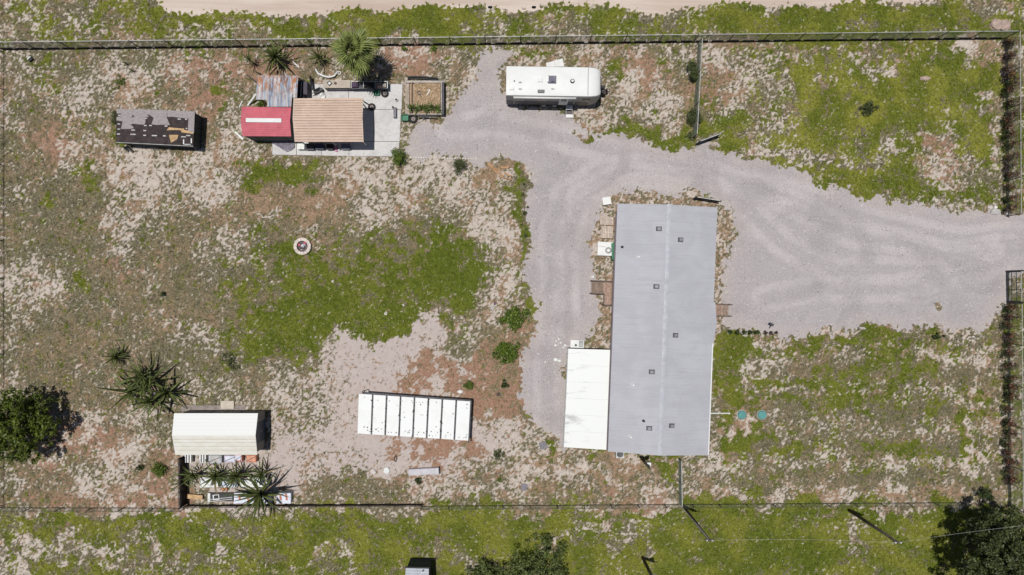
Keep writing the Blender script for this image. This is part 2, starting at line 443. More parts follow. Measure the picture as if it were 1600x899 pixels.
for a in ((1455, 469, 9, 4), (1205, 250, 8, 6), (1118, 235, 16, 5), (838, 470, 5, 8), (836, 300, 5, 5), (905, 208, 10, 5), (925, 212, 8, 4), (1300, 508, 20, 4), (1510, 508, 12, 5)):
    blob(drive_f, *a, 0, .4, .5)
ROAD = [(-400, 3), (0, -6), (180, -14), (248, 0), (256, 22), (330, 26), (420, 22), (560, 16), (700, 13), (820, 12), (1000, 15), (1100, 14), (1150, 10), (1300, 5), (1420, 3), (1500, -5), (1640, -10), (2100, -10), (2100, -120), (-400, -120)]
road_f = blur(inpoly(ROAD, .3), 4) + (grf(.2, 43) - .5) * .5 * (PY > -20)
# margin strips round the house: dry litter
rect(brown, 928, 305, 1142, 550, .55, 4, .3)
mm = inpoly(MARGIN, .35)
brn = np.where(mm, sst(.5 - ub, -.3, .3) * .8, brn); veg = np.where(mm, sst(.42 - u1, -.2, .2), veg); grn = np.where(mm, 0, grn)

# ------------------------------------------------------------------ ground sheet
def ground_material():
    t = NT('ground_soil_and_grass')
    redm = t.n.new('ShaderNodeAttribute'); redm.attribute_name = 'zone'; redm = redm.outputs['Alpha']
    A = t.sep(t.attr('zone')); B = t.sep(t.attr('tone'))
    vegm, grnm, brnm = A[0], A[1], A[2]; yl, va, fi = B[0], B[1], B[2]
    nf = t.noise(6.0, 5, 0.78, 0.9); nm = t.noise(2.4, 5, 0.62, 1.0); nx = t.noise(14.0, 4, 0.8, 0.5); nl = t.noise(.35, 3, .55)
    n2 = t.noise(8.0, 5, .8, .6, t.scaled(t.geo, (1, 1, 1), .7)); bare = fi
    sand = t.mix(t.ramp(nm, .3, .7), (.43, .365, .31), (.55, .48, .42))
    sand = t.mix(t.ramp(nx, .50, .68, 0, .42), sand, (.27, .215, .185))
    sand = t.mix(t.math('MULTIPLY', bare, .8), sand, t.mix(t.ramp(nm, .25, .75), (.415, .350, .325), (.465, .400, .375)))
    lit = t.mix(t.ramp(nf, .32, .68), (.215, .125, .072), (.42, .285, .178))
    lit = t.mix(t.math('MULTIPLY', redm, .85), lit, t.mix(t.ramp(nf, .32, .68), (.225, .108, .068), (.43, .245, .165)))
    lit = t.mix(t.ramp(nx, .35, .6, .55, 0), lit, (.13, .082, .058))
    bm = t.math('ADD', brnm, t.math('MULTIPLY_ADD', n2, 1.0, -.5))
    soil = t.mix(t.ramp(bm, .2, .8, 0, .95), sand, lit)
    ol = t.mix(t.ramp(nf, .3, .7), (.052, .051, .024), (.145, .128, .066))
    ol = t.mix(t.ramp(nl, .4, .65, 0, .5), ol, (.066, .068, .038))
    ol = t.mix(t.math('MULTIPLY', brnm, .5), ol, (.205, .14, .078))
    ol = t.mix(t.ramp(nx, .47, .64, 0, .68), ol, (.41, .345, .225))
    gr = t.mix(t.ramp(n2, .3, .72), (.058, .080, .007), (.130, .158, .017))
    gy = t.mix(t.ramp(n2, .3, .72), (.140, .148, .014), (.255, .250, .044))
    gr = t.mix(t.math('MULTIPLY', yl, t.ramp(va, .15, .75, .25, 1.15)), gr, gy)
    gr = t.mix(t.ramp(nx, .52, .72, 0, .5), gr, (.28, .26, .13))
    grnm = t.ramp(t.math('ADD', grnm, t.math('MULTIPLY_ADD', n2, 1.0, -.5)), .25, .75)
    vg = t.mix(grnm, ol, gr)
    vm = t.math('ADD', vegm, t.math('MULTIPLY_ADD', nf, 2.4, -1.2))
    c = t.mix(t.ramp(vm, .25, .75), soil, vg)
    t.bump(t.math('ADD', nf, t.math('MULTIPLY', vegm, .7)), .55, .05)
    return t.fin(c, .95, 0, .12)

ox = np.array([-900, -400, -200, -120, -80, -60, -50, -44.25]); oy = np.array([-900, -400, -200, -100, -60, -40, -32, -26.25])
ax_ = np.concatenate([ox, gx, -ox[::-1]]); ay_ = np.concatenate([oy, gy, -oy[::-1]])
nX, nY = len(ax_), len(ay_)
VX, VY = np.meshgrid(ax_, ay_)
def padf(a, v): return np.pad(a, ((len(oy), len(oy)), (len(ox), len(ox))), constant_values=v)
zone = np.stack([padf(veg, .75), padf(grn, .6), padf(brn, .2), padf(red, 0)], -1)
tone = np.stack([padf(yel, .5), padf(vary, .5), padf(np.clip(bare, 0, 1), 0), np.ones((nY, nX))], -1)
idx = np.arange(nX * nY).reshape(nY, nX)
quads = np.stack([idx[:-1, :-1], idx[:-1, 1:], idx[1:, 1:], idx[1:, :-1]], -1).reshape(-1, 4)
ground = np_mesh('ground', np.stack([VX, VY, np.zeros_like(VX)], -1).reshape(-1, 3), quads, 4, ground_material(),
                 {'zone': zone.reshape(-1, 4), 'tone': tone.reshape(-1, 4)})
tag(ground, 'sandy yard ground with patchy green and dry grass', None, None, 'structure')

def march(F, iso, z, name, mat):
    "outline a field on the grid (marching squares), as a thin raised sheet"
    vid = {}; V = []; faces = []
    ny, nx = F.shape
    ins = F > iso
    cnt = ins[:-1, :-1].astype(int) + ins[:-1, 1:] + ins[1:, 1:] + ins[1:, :-1]
    def vk(key, x, y):
        i = vid.get(key)
        if i is None:
            i = vid[key] = len(V); V.append((x, y, z))
        return i
    for iy, ix in np.argwhere(cnt > 0):
        cs = ((ix, iy), (ix + 1, iy), (ix + 1, iy + 1), (ix, iy + 1))
        poly = []
        for k in range(4):
            a = cs[k]; b = cs[(k + 1) % 4]
            fa = F[a[1], a[0]]; fb = F[b[1], b[0]]
            if fa > iso: poly.append(vk(a, gx[a[0]], gy[a[1]]))
            if (fa > iso) != (fb > iso):
                u = (iso - fa) / (fb - fa)
                key = (min(a, b), max(a, b))
                poly.append(vk(key, gx[a[0]] + u * (gx[b[0]] - gx[a[0]]), gy[a[1]] + u * (gy[b[1]] - gy[a[1]])))
        if len(poly) >= 3: faces.append(poly)
    me = bpy.data.meshes.new(name); me.from_pydata(V, [], faces); me.materials.append(mat)
    o = bpy.data.objects.new(name, me); C.objects.link(o)
    return o

def gravel_material():
    t = NT('grey_gravel')
    nb = t.noise(.28, 5, .6, .8); nm = t.noise(1.6, 5, .7, .6); nx = t.noise(17, 4, .8); nl = t.noise(.5, 6, .75, 0, t.scaled(t.geo, (.35, 2.2, 1)))
    ng = t.noise(7.5, 5, .85)
    Wr = t.sep(t.attr('wear'))
    c = t.mix(t.ramp(nb, .3, .7), (.325, .296, .292), (.425, .390, .384))
    c = t.mix(t.ramp(nm, .48, .75, 0, .6), c, (.30, .278, .284))
    c = t.mix(t.ramp(nl, .52, .72, 0, .5), c, (.49, .44, .42))
    c = t.mix(t.math('MULTIPLY', Wr[0], t.ramp(nb, .35, .6, .16, .5)), c, (.52, .478, .465))
    c = t.mix(t.math('MULTIPLY', t.ramp(Wr[0], 0, .4, 1, 0), t.ramp(nb, .5, .62, 0, .35)), c, (.30, .27, .275))
    em = t.math('MULTIPLY', Wr[1], t.ramp(t.math('ADD', Wr[2], t.math('MULTIPLY', nm, .6)), .5, 1.0, .2, .9))
    c = t.mix(t.math('MULTIPLY', em, .6), c, (.44, .38, .345))
    c = t.mix(t.ramp(ng, .30, .46, .8, 0), c, (.19, .165, .172))
    c = t.mix(t.ramp(ng, .54, .68, 0, .7), c, (.62, .575, .57))
    v = t.n.new('ShaderNodeTexVoronoi'); v.inputs['Scale'].default_value = 14; t.link(t.geo, v.inputs['Vector'])
    t.bump(t.math('ADD', v.outputs['Distance'], nx), .6, .03)
    return t.fin(c, .9, 0, .2)
TRACKS = [[(1640, 372), (1500, 372), (1380, 350), (1250, 308), (1120, 275), (1010, 262), (930, 272), (880, 300), (862, 360), (858, 450), (856, 560), (850, 680)],
          [(1640, 385), (1480, 395), (1330, 365), (1200, 300), (1060, 255), (960, 240), (860, 215), (760, 190), (700, 200)],
          [(1640, 395), (1450, 430), (1300, 420), (1220, 380), (1170, 330), (1100, 285), (980, 275), (905, 300), (885, 400), (880, 530)],
          [(1640, 380), (1540, 420), (1400, 455), (1280, 450), (1200, 470)]]
wear = np.zeros(PX.shape)
jx = (grf(6, 61) - .5) * 8; jy = (grf(6, 62) - .5) * 8
for ti, tr in enumerate(TRACKS):
    best = np.full(PX.shape, 1e9)
    for (ax, ay), (bx, by) in zip(tr[:-1], tr[1:]):
        dx, dy = bx - ax, by - ay; L2 = dx * dx + dy * dy
        tt = np.clip(((PX + jx - ax) * dx + (PY + jy - ay) * dy) / L2, 0, 1)
        best = np.minimum(best, np.hypot(PX + jx - ax - tt * dx, PY + jy - ay - tt * dy))
    for off in (14.0, 17.0):
        wear = np.maximum(wear, (1 - sst(np.abs(best - off), 0.0, 9.0)) * (.6 + .4 * grf(2.0, 63 + ti)))
drive = march(drive_f, .5, .006, 'gravel_driveway', gravel_material())
dv = np.empty(len(drive.data.vertices) * 3, np.float32); drive.data.vertices.foreach_get('co', dv); dv = dv.reshape(-1, 3)
def sample0(F, x, y):
    return F[np.clip(np.round((y - Y0) / RES).astype(int), 0, NY - 1), np.clip(np.round((x - X0) / RES).astype(int), 0, NX - 1)]
edg = 1 - sst(blur(drv, 8), .55, 1.0)
wa = drive.data.attributes.new('wear', 'FLOAT_COLOR', 'POINT')
z_ = np.stack([sample0(wear, dv[:, 0], dv[:, 1]), sample0(edg, dv[:, 0], dv[:, 1]), sample0(grf(1.2, 66), dv[:, 0], dv[:, 1]), np.ones(len(dv))], -1)
wa.data.foreach_set('color', z_.astype(np.float32).ravel())
tag(drive, 'pale grey gravel driveway and yard', None, None, 'structure')

def road_material():
    t = NT('sand_road')
    nl = t.noise(.5, 6, .7, .3, t.scaled(t.geo, (.12, 1.6, 1))); nx = t.noise(14, 4, .75)
    c = t.mix(t.ramp(nl, .3, .7), (.47, .375, .31), (.64, .55, .48))
    c = t.mix(t.ramp(nx, .48, .7, 0, .5), c, (.36, .28, .225))
    t.bump(nx, .4, .03)
    return t.fin(c, .95, 0, .1)
rm = road_material()
road = march(np.where(PY < 40, road_f, 0), .5, .006, 'sandy_road', rm)
import bmesh
def extend(o, quads):
    b = bmesh.new(); b.from_mesh(o.data)
    for q in quads: b.faces.new([b.verts.new(v) for v in q])
    b.to_mesh(o.data); b.free()
extend(road, [[(-400, 22.6, .006), (-44.0, 22.6, .006), (-44.0, 26, .006), (-400, 26, .006)], [(44.0, 22.9, .006), (400, 22.9, .006), (400, 26, .006), (44.0, 26, .006)]])
extend(drive, [[(44.0, 1.7, .006), (58, 1.5, .006), (58, 6.2, .006), (44.0, 5.9, .006)]])
tag(road, 'pale sandy road beyond the chain link fence', None, None, 'structure')

# ------------------------------------------------------------------ grass and litter as real blades
def sample(F, x, y):
    ix = np.clip(np.round((x - X0) / RES).astype(int), 0, NX - 1); iy = np.clip(np.round((y - Y0) / RES).astype(int), 0, NY - 1)
    return F[iy, ix]
block = (drive_f > .45) | (road_f > .45)
SLABS = [[(424, 222), (424, 247), (628, 248), (632, 128), (476, 128), (476, 160)], [(540, 600), (745, 612), (745, 700), (540, 690)]]
for p in SLABS: block |= inpoly(p)

def blades(name, n, accept, colour, lrange, wid, lift, mat, per=3):
    x = rng.uniform(-42, 42, n); y = rng.uniform(-24.5, 24.5, n)
    keep = (rng.random(n) < accept(x, y)) & ~sample(block, x, y)
    x = x[keep]; y = y[keep]; m = len(x)
    col = colour(x, y)
    X = np.repeat(x, per); Y = np.repeat(y, per); k = m * per
    a = rng.uniform(0, 2 * pi, k); L = rng.uniform(lrange[0], lrange[1], k); w = wid * rng.uniform(.6, 1.3, k)
    z1 = L * rng.uniform(lift[0], lift[1], k); r0 = rng.uniform(0, .03, k)
    dx, dy = np.cos(a), np.sin(a)
    V = np.empty((k, 4, 3))
    for i, (t, ww) in enumerate(((0, 1), (0, -1), (1, -.25), (1, .25))):
        V[:, i, 0] = X + dx * (r0 + L * t) - dy * w * ww
        V[:, i, 1] = Y + dy * (r0 + L * t) + dx * w * ww
        V[:, i, 2] = .012 + z1 * t
    cc = np.repeat(col, per, 0) * rng.uniform(.75, 1.25, (k, 1))
    cc = np.concatenate([cc, np.ones((k, 1))], 1)
    o = np_mesh(name, V.reshape(-1, 3), np.arange(k * 4).reshape(-1, 4), 4, mat, {'tint': np.repeat(cc, 4, 0)})
    return o
tm = NT('grass_blades'); TINT = tm.fin(tm.attr('tint'), .8, 0, .15)
def gcol(x, y):
    yv = sample(yel, x, y) * (.3 + sample(vary, x, y)); yv = np.clip(yv + rng.normal(0, .15, len(x)), 0, 1)[:, None]
    return (1 - yv) * np.array([.088, .120, .013]) + yv * np.array([.235, .235, .040])
grass = blades('grass', 330000, lambda x, y: np.clip(sample(veg, x, y) * sample(grn, x, y), 0, 1) * .75, gcol, (.07, .19), .014, (.4, 1.1), TINT)
tag(grass, 'short green grass growing in patches over the sandy yard', 'grass', None, 'stuff')
def dcol(x, y):
    r = np.clip(rng.beta(.7, 1.7, len(x)), 0, 1)[:, None]
    return (1 - r) * np.array([.050, .050, .028]) + r * np.array([.46, .38, .27])
dry = blades('dry_grass', 260000, lambda x, y: np.clip(sample(veg, x, y) * (1 - sample(grn, x, y)), 0, 1) * .62, dcol, (.06, .18), .013, (.15, .7), TINT)
tag(dry, 'dull dry grass and straw tufts on the sandy yard', 'dry grass', None, 'stuff')
def lcol(x, y):
    r = rng.random(len(x))[:, None] ** 1.5
    return (1 - r) * np.array([.24, .15, .10]) + r * np.array([.55, .43, .33])
lit = blades('leaf_litter', 120000, lambda x, y: sample(brn, x, y) ** 1.5 * .45, lcol, (.10, .30), .016, (.02, .2), TINT, 1)
tag(lit, 'brown wood chips and leaf litter strewn on the sand', 'litter', None, 'stuff')
# loose stones on the drive
n = 150000
x = rng.uniform(-10, 40, n); y = rng.uniform(-14, 19, n)
k = (sample(drive_f, x, y) > .5) & (rng.random(n) < .35 + .65 * sample(grf(1.5, 71), x, y))
x = x[k]; y = y[k]; n = len(x); sz = rng.gamma(2.6, .0085, n) + .010; a = rng.uniform(0, 2 * pi, n)
V = np.empty((n, 4, 3))
for i in range(3):
    V[:, i, 0] = x + sz * np.cos(a + i * 2.094 + rng.normal(0, .3, n)); V[:, i, 1] = y + sz * np.sin(a + i * 2.094 + rng.normal(0, .3, n)); V[:, i, 2] = .004
V[:, 3, 0] = x + rng.normal(0, .2, n) * sz; V[:, 3, 1] = y + rng.normal(0, .2, n) * sz; V[:, 3, 2] = .006 + sz * .9
fc = (np.arange(n)[:, None, None] * 4 + np.array([[0, 1, 3], [1, 2, 3], [2, 0, 3]])[None]).reshape(-1, 3)
br = rng.beta(1.2, 1.2, n)[:, None]
cc = (1 - br) * np.array([.17, .152, .155]) + br * np.array([.58, .54, .53]); cc = np.concatenate([cc, np.ones((n, 1))], 1)
gs = np_mesh('gravel_stones', V.reshape(-1, 3), fc, 3, TINT, {'tint': np.repeat(cc, 4, 0)})
tag(gs, 'loose pale and dark stones strewn over the gravel drive', 'gravel', None, 'stuff')
# ================================================================== shared materials
WHITE = M('white_paint', (.68, .68, .66), .55, .06, 1.2, dirt=.12, dirtcol=(.45, .42, .36))
WHITEM = M('white_metal_roof', (.80, .80, .77), .5, .05, .8, dirt=.10, dirtcol=(.5, .47, .40))
BLACK = M('black_plastic', (.018, .018, .02), .55, .3, 3, dirt=.15, dirtcol=(.10, .09, .08))
RUBBER = M('tyre_rubber', (.028, .027, .027), .85, .3, 6, dirt=.3, dirtcol=(.13, .11, .09))
DARKMET = M('dark_steel', (.055, .055, .062), .55, .3, 3, .4, .25, (.14, .09, .06))
GALV = M('galvanised_steel', (.42, .43, .41), .5, .15, 4, .3, .2, (.22, .2, .16))
POSTM = M('fence_post_weathered', (.10, .088, .078), .8, .3, 4, 0, .3)
WIRE = M('fence_wire', (.20, .22, .17), .6, .2, 3, .2, .2)
WOOD = M('weathered_wood', (.27, .20, .155), .85, .3, 5, 0, .35, per_obj=.22)
WOODN = M('fresh_wood', (.50, .33, .17), .8, .25, 6, 0, .2, per_obj=.15)
GREYC = M('grey_concrete', (.44, .42, .40), .9, .15, 2, 0, .25, (.26, .23, .20), .3)
BARK = M('bark', (.12, .09, .065), .95, .35, 6, 0, .3, bump=.4)
GLASSD = M('dark_glass', (.02, .024, .03), .12, .2, 2, 0, 0, spec=.6)
GREENP = M('green_plastic', (.02, .17, .085), .5, .25, 5, 0, .2)
SLATE = M('dark_slate_wall', (.045, .052, .056), .8, .25, 3, 0, .2)

# ================================================================== plants
def foliage_mesh(name, parent, clumps, n, size, mat, up=.5, flat=.7):
    "clumps: (x, y, z, r) in world space; n leaves in all"
    o0 = wloc(parent)
    cl = np.array([c[:4] for c in clumps], float)
    w = cl[:, 3] ** 2; k = rng.choice(len(cl), n, p=w / w.sum())
    d = rng.normal(size=(n, 3)); d /= np.linalg.norm(d, axis=1)[:, None]
    r = rng.random(n) ** .45
    P = cl[k, :3] + d * (cl[k, 3] * r)[:, None] * np.array([1, 1, flat])
    P[:, 2] = np.maximum(P[:, 2], .03)
    nrm = rng.normal(size=(n, 3)) * (1 - up) + d * .5 * up + np.array([0, 0, up]); nrm /= np.linalg.norm(nrm, axis=1)[:, None]
    t = np.cross(nrm, rng.normal(size=(n, 3))); t /= np.linalg.norm(t, axis=1)[:, None]
    b = np.cross(nrm, t)
    L = size * rng.uniform(.6, 1.5, n)[:, None]; wd = L * .42
    V = np.stack([P - t * L * .5, P + b * wd * .5, P + t * L * .6 - nrm * L * .15, P - b * wd * .5], 1) - np.array(o0)
    o = np_mesh(name, V.reshape(-1, 3), np.arange(n * 4).reshape(-1, 4), 4, mat)
    o.parent = parent
    return o

LEAF_B = leaf_mat('leaf_bright', (.018, .045, .004), (.150, .205, .024))
LEAF_D = leaf_mat('leaf_dark', (.012, .024, .006), (.062, .085, .022))
LEAF_O = leaf_mat('leaf_olive', (.022, .034, .010), (.115, .135, .045))
LEAF_G = leaf_mat('leaf_grey_green', (.022, .030, .010), (.165, .185, .075))
LEAF_K = leaf_mat('leaf_deep_green', (.010, .018, .006), (.105, .125, .040))
LEAF_R = leaf_mat('leaf_rusty', (.05, .025, .018), (.20, .085, .045))
LEAF_P = leaf_mat('leaf_purple_brown', (.03, .022, .022), (.11, .08, .075))

def clumpset(c, rx, ry, h, k, rr, zlo=.3):
    out = []
    for i in range(k):
        a = 2 * pi * (i + random.random() * .8) / k; q = sqrt(random.uniform(.05, 1))
        z = h * random.uniform(zlo, 1.0) * (1 - .35 * q)
        out.append((c[0] + rx * q * cos(a), c[1] + ry * q * sin(a), z, rr * random.uniform(.7, 1.25)))
    return out

def bush(px, py, r, h, mat, label, n=500, name='shrub', ry=None, size=.11, group=None, twigs=5):
    c = W(px, py, h * .5); R = r / S; RY = (ry or r) / S
    t = thing(name, (c.x, c.y, 0), label, 'shrub', group)
    cl = clumpset(c, R * .72, RY * .72, h, max(6, int(9 * R * 1.3)), min(R, RY) * .42)
    cl = [(c.x + (q[0] - c.x) * g, c.y + (q[1] - c.y) * g, q[2], q[3] * (1.35 - .5 * g)) for q in cl for g in (random.uniform(.55, 1.4),)]
    cl.append((c.x, c.y, h * .7, min(R, RY) * .5))
    foliage_mesh('foliage', t, cl, n, size, mat, .45)
    mb = MB()
    for q in random.sample(cl, min(twigs, len(cl))):
        mb.tube([(c.x, c.y, -.02), ((c.x * .5 + q[0] * .5), (c.y * .5 + q[1] * .5), q[2] * .6), (q[0], q[1], q[2])], [.025, .016, .006], 5)
    mb.build('stem', BARK, t)
    return t

def tree(px, py, r, h, mat, label, n, name='tree', k=20, size=.2, zlo=.45, lean=None, rr=.36, squash=1.0):
    c = W(px, py, h * .72); R = r / S
    t = thing(name, (c.x, c.y, 0), label, 'tree')
    cl = clumpset(c, R * .78, R * .78 * squash, h, k, R * rr, zlo)
    cl += clumpset(c, R * .35, R * .35, h * 1.02, 4, R * rr, .8)
    mb = MB()
    mb.tube([(c.x, c.y, -.05), (c.x + .06, c.y - .05, h * .22), (c.x, c.y + .04, h * .5), (c.x, c.y, h * .8)], [.17, .13, .10, .04], 8)
    mb.build('trunk', BARK, t, smooth=True)
    for q in cl[:12]:
        b = MB(); z0 = h * random.uniform(.2, .45)
        b.tube([(c.x, c.y, z0), (c.x * .55 + q[0] * .45, c.y * .55 + q[1] * .45, z0 * .5 + q[2] * .55), (q[0], q[1], q[2])], [.075, .05, .012], 6)
        b.build('limb', BARK, t, smooth=True)
    sub = []
    for q in cl:
        for k_ in range(9):
            d = Vector((random.gauss(0, 1), random.gauss(0, 1), random.gauss(.5, .8))).normalized()
            sub.append((q[0] + d.x * q[3] * 1.05, q[1] + d.y * q[3] * 1.05, max(.2, q[2] + d.z * q[3] * .8), q[3] * random.uniform(.22, .45)))
    foliage_mesh('crown', t, sub, int(n * 1.5), size, mat, .3, .9)
    return t

def strap_mesh(name, droop, width=.085, fold=.35):
    me = bpy.data.meshes.new(name)
    V = []; F = []; n = 6
    for i in range(n + 1):
        s = i / n
        w = width * (1 - s ** 1.6) * (.55 + .9 * min(1, s * 3.2)) * .62 + .002
        x = s * (1 - .12 * droop * s); z = -droop * s * s * .55
        V += [(x, -w, z + w * fold), (x, 0, z), (x, w, z + w * fold)]
    for i in range(n):
        a = i * 3
        F += [(a, a + 3, a + 4, a + 1), (a + 1, a + 4, a + 5, a + 2)]
    me.from_pydata(V, [], F)
    return me
STRAP = []
for nm, dr in (('a', .15), ('b', .45), ('c', .85)):
    STRAP.append(strap_mesh('strap_leaf_' + nm, dr))
SM1 = M('strap_leaf_green', (.105, .128, .036), .5, .35, 4, 0, .2, (.18, .17, .09), per_obj=.45, spec=.4)
SM2 = M('strap_leaf_bright', (.105, .135, .035), .5, .35, 4, 0, .2, (.2, .19, .08), per_obj=.4, spec=.4)
SMD = M('strap_leaf_dead', (.24, .18, .11), .8, .3, 4, 0, .2, per_obj=.3)
def strap_copy(me, m):
    k = me.name + m.name
    if k not in bpy.data.meshes:
        c = me.copy(); c.name = k; c.materials.clear(); c.materials.append(m)
    return bpy.data.meshes[k]

def spiky(px, py, r, h, n, label, name='spiky_plant', mat=SM1, heads=None, group=None, z0=0.0, wscale=.55, cat='spiky plant', zl=.2):
    c = W(px, py, h + z0); R = r / S
    t = thing(name, (c.x, c.y, z0), label, cat, group)
    heads = heads or [(0, 0)]
    for (hx, hy) in heads:
        hx /= S; hy /= S
        mb = MB()
        mb.tube([(c.x + hx * .5, c.y - hy * .5, z0 - .03), (c.x + hx * .8, c.y - hy * .8, z0 + h * .6), (c.x + hx, c.y - hy, z0 + h)], [.07, .06, .05], 6)
        mb.build('stalk', BARK, t)
        m = int(n * 1.5) // len(heads)
        for i in range(m):
            f = i / m
            o = bpy.data.objects.new('leaf', strap_copy(STRAP[0 if f < .4 else 1 if f < .75 else 2], SMD if f > .7 and random.random() < .3 else mat))
            C.objects.link(o); o.parent = t
            el = radians(78 - 75 * f + random.uniform(-10, 10)) if f < .5 else radians(38 - 45 * (f - .5) * 2 + random.uniform(-12, 12))
            L = R * random.uniform(.6, 1.25) * (1.0 if f > .2 else .8)
            o.location = (hx, -hy, h - f * .12)
            o.rotation_euler = (random.uniform(-.3, .3), -el, i * 2.39996 + random.uniform(-.2, .2))
            o.scale = (L, L * wscale, L)
    return t

# ================================================================== fences
_post = {}
def post_obj(parent, loc, h, r=.035, mat=None, name='post'):
    key = (round(h, 2), r, (mat or POSTM).name)
    if key not in _post:
        mb = MB().cyl((0, 0, -.1), r, h + .13, 8)
        mb.cyl((0, 0, h + .03), r * 1.25, .02, 8)
        me = bpy.data.meshes.new('fence_post'); me.from_pydata(mb.v, [], mb.f); me.materials.append(mat or POSTM)
        _post[key] = me
    o = bpy.data.objects.new(name, _post[key]); C.objects.link(o); o.parent = parent
    o.location = Vector(loc) - wloc(parent)
    return o

def link_mesh(parent, a, b, z0, z1, mat, step=.16, wd=.0075, name='chain_link_mesh'):
    a = Vector((a[0], a[1], 0)); b = Vector((b[0], b[1], 0)); L = (b - a).length; d = (b - a) / L
    nrm = Vector((-d.y, d.x, 0)); H = z1 - z0
    s0 = np.arange(-H, L, step); V = []
    for sg in (1, -1):
        st = s0 if sg == 1 else s0 + H
        e0 = np.clip(st, 0, L); e1 = np.clip(st + sg * H, 0, L)
        za = z0 + np.abs(e0 - st); zb = z0 + np.abs(e1 - st)
        for (p, q, ya, yb) in zip(e0, e1, za, zb):
            if abs(p - q) < .02: continue
            A = a + d * p; B = a + d * q; A.z = min(ya, z1); B.z = min(yb, z1)
            V.append((A, B))
    verts = []
    for A, B in V:
        for off in (Vector((0, 0, wd)), nrm * wd):
            verts += [A - off, B - off, B + off, A + off]
    vv = np.array([tuple(v) for v in verts]) - np.array(wloc(parent))
    o = np_mesh(name, vv, np.arange(len(vv)).reshape(-1, 4), 4, mat)
    o.parent = parent; o['kind'] = 'stuff'
    return o

def fence(p0, p1, h, spacing, label, name='chain_link_fence', base=0.0, rail=True, mesh=True, postr=.035, step=.16, postmat=None, railmat=None, wire=None, rr=.028, wd=.0075):
    a = W(*p0); b = W(*p1); L = (b - a).length
    t = thing(name, a, label, 'fence')
    n = max(1, round(L / spacing))
    for i in range(n + 1):
        p = a.lerp(b, i / n); p.z = 0
        post_obj(t, p, h * random.uniform(.98, 1.03), postr, postmat)
    if rail:
        MB().tube([a + Vector((0, 0, h)), b + Vector((0, 0, h))], rr, 6).build('top_rail', railmat or GALV, t)
    if mesh: link_mesh(t, a, b, .04, h, wire or WIRE, step, wd)
    if base:  # low dark strip, paints the fence's own shade along its foot
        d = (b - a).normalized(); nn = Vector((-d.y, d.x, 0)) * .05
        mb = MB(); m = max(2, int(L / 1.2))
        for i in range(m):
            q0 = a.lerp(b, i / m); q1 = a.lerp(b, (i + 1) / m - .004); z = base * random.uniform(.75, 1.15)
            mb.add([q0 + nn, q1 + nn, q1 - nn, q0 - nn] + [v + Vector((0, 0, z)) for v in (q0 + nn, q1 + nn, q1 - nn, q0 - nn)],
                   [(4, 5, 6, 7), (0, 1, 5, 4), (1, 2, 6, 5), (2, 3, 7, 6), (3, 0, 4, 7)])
        mb.build('base_shade_strip', M('base_shade_dark', (.045, .034, .028), .9, .4, 3, 0, .3), t)
    return t

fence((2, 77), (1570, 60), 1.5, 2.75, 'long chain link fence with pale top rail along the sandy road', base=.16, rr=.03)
fence((1570, 60), (1572, 338), 1.6, 2.9, 'side chain link fence beside green field, from road corner to gravel entrance', base=0)
fence((1573, 474), (1575, 790), 1.6, 2.9, 'side chain link fence running from metal gate to the large dark tree', base=0)
fence((2, 793), (290, 793.5), .95, 2.4, 'low wire fence behind shed at the back boundary, before the shade cloth', name='wire_fence', rail=True, rr=.012, step=.3, railmat=POSTM)
fence((660, 790.5), (1500, 785), .95, 2.05, 'low wire fence with dark posts along back boundary, beyond the shade cloth', name='wire_fence', rail=True, rr=.012, step=.3, railmat=POSTM)
fence((2, 80), (2, 790), 1.5, 2.9, 'chain link fence along the far side of the yard past the dark torn roof', base=0, step=.6, wd=.004)
fence((1090, 69), (1082, 216), 1.35, 2.4, 'short chain link fence with two dark shrubs, behind the camper', rr=.03)
fence((1060, 716), (1061, 786), 1.0, 1.75, 'short chain link fence linking house corner to back boundary', rr=.04, step=.12, wd=.011)

# shade-cloth stretch of the back fence and the dark screen beside the scrap yard
def screen(p0, p1, h, label, n, cat='fence'):
    a = W(*p0); b = W(*p1); t = thing('shade_cloth_fence', a, label, cat)
    for i in range(n + 1):
        p = a.lerp(b, i / n); p.z = 0; post_obj(t, p, h + .1, .04)
    m = 4 * n; d = (b - a).normalized(); nn = Vector((-d.y, d.x, 0)); mb = MB()
    V = []
    for i in range(m + 1):
        p = a.lerp(b, i / m); k = .03 * sin(i * 2.1) + .04
        for z in (.02, h * .5, h - .03 * (i % 4 == 2)):
            V.append(p + nn * (k if 0 < z < h * .9 else .045) + Vector((0, 0, z)))
    F = []
    for i in range(m):
        for j in range(2): F.append((i * 3 + j, i * 3 + 3 + j, i * 3 + 4 + j, i * 3 + 1 + j))
    mb.add(V, F); o = mb.build('cloth', M('shade_cloth', (.028, .02, .02), .9, .3, 3, 0, .25, (.09, .065, .05)), t, smooth=True)
    md = o.modifiers.new('thick', 'SOLIDIFY'); md.thickness = .012
    MB().bar(a + Vector((0, 0, h + .02)), b + Vector((0, 0, h + .02)), .05).build('top_rail', POSTM, t)
    return t
screen((292, 789.5), (660, 788), .55, 'dark brown shade cloth screen on the back fence between shed scrap and sandy lot', 9)
screen((291, 711), (292, 787), 1.25, 'dark tall shade cloth screen at the side of the scrap store', 3)

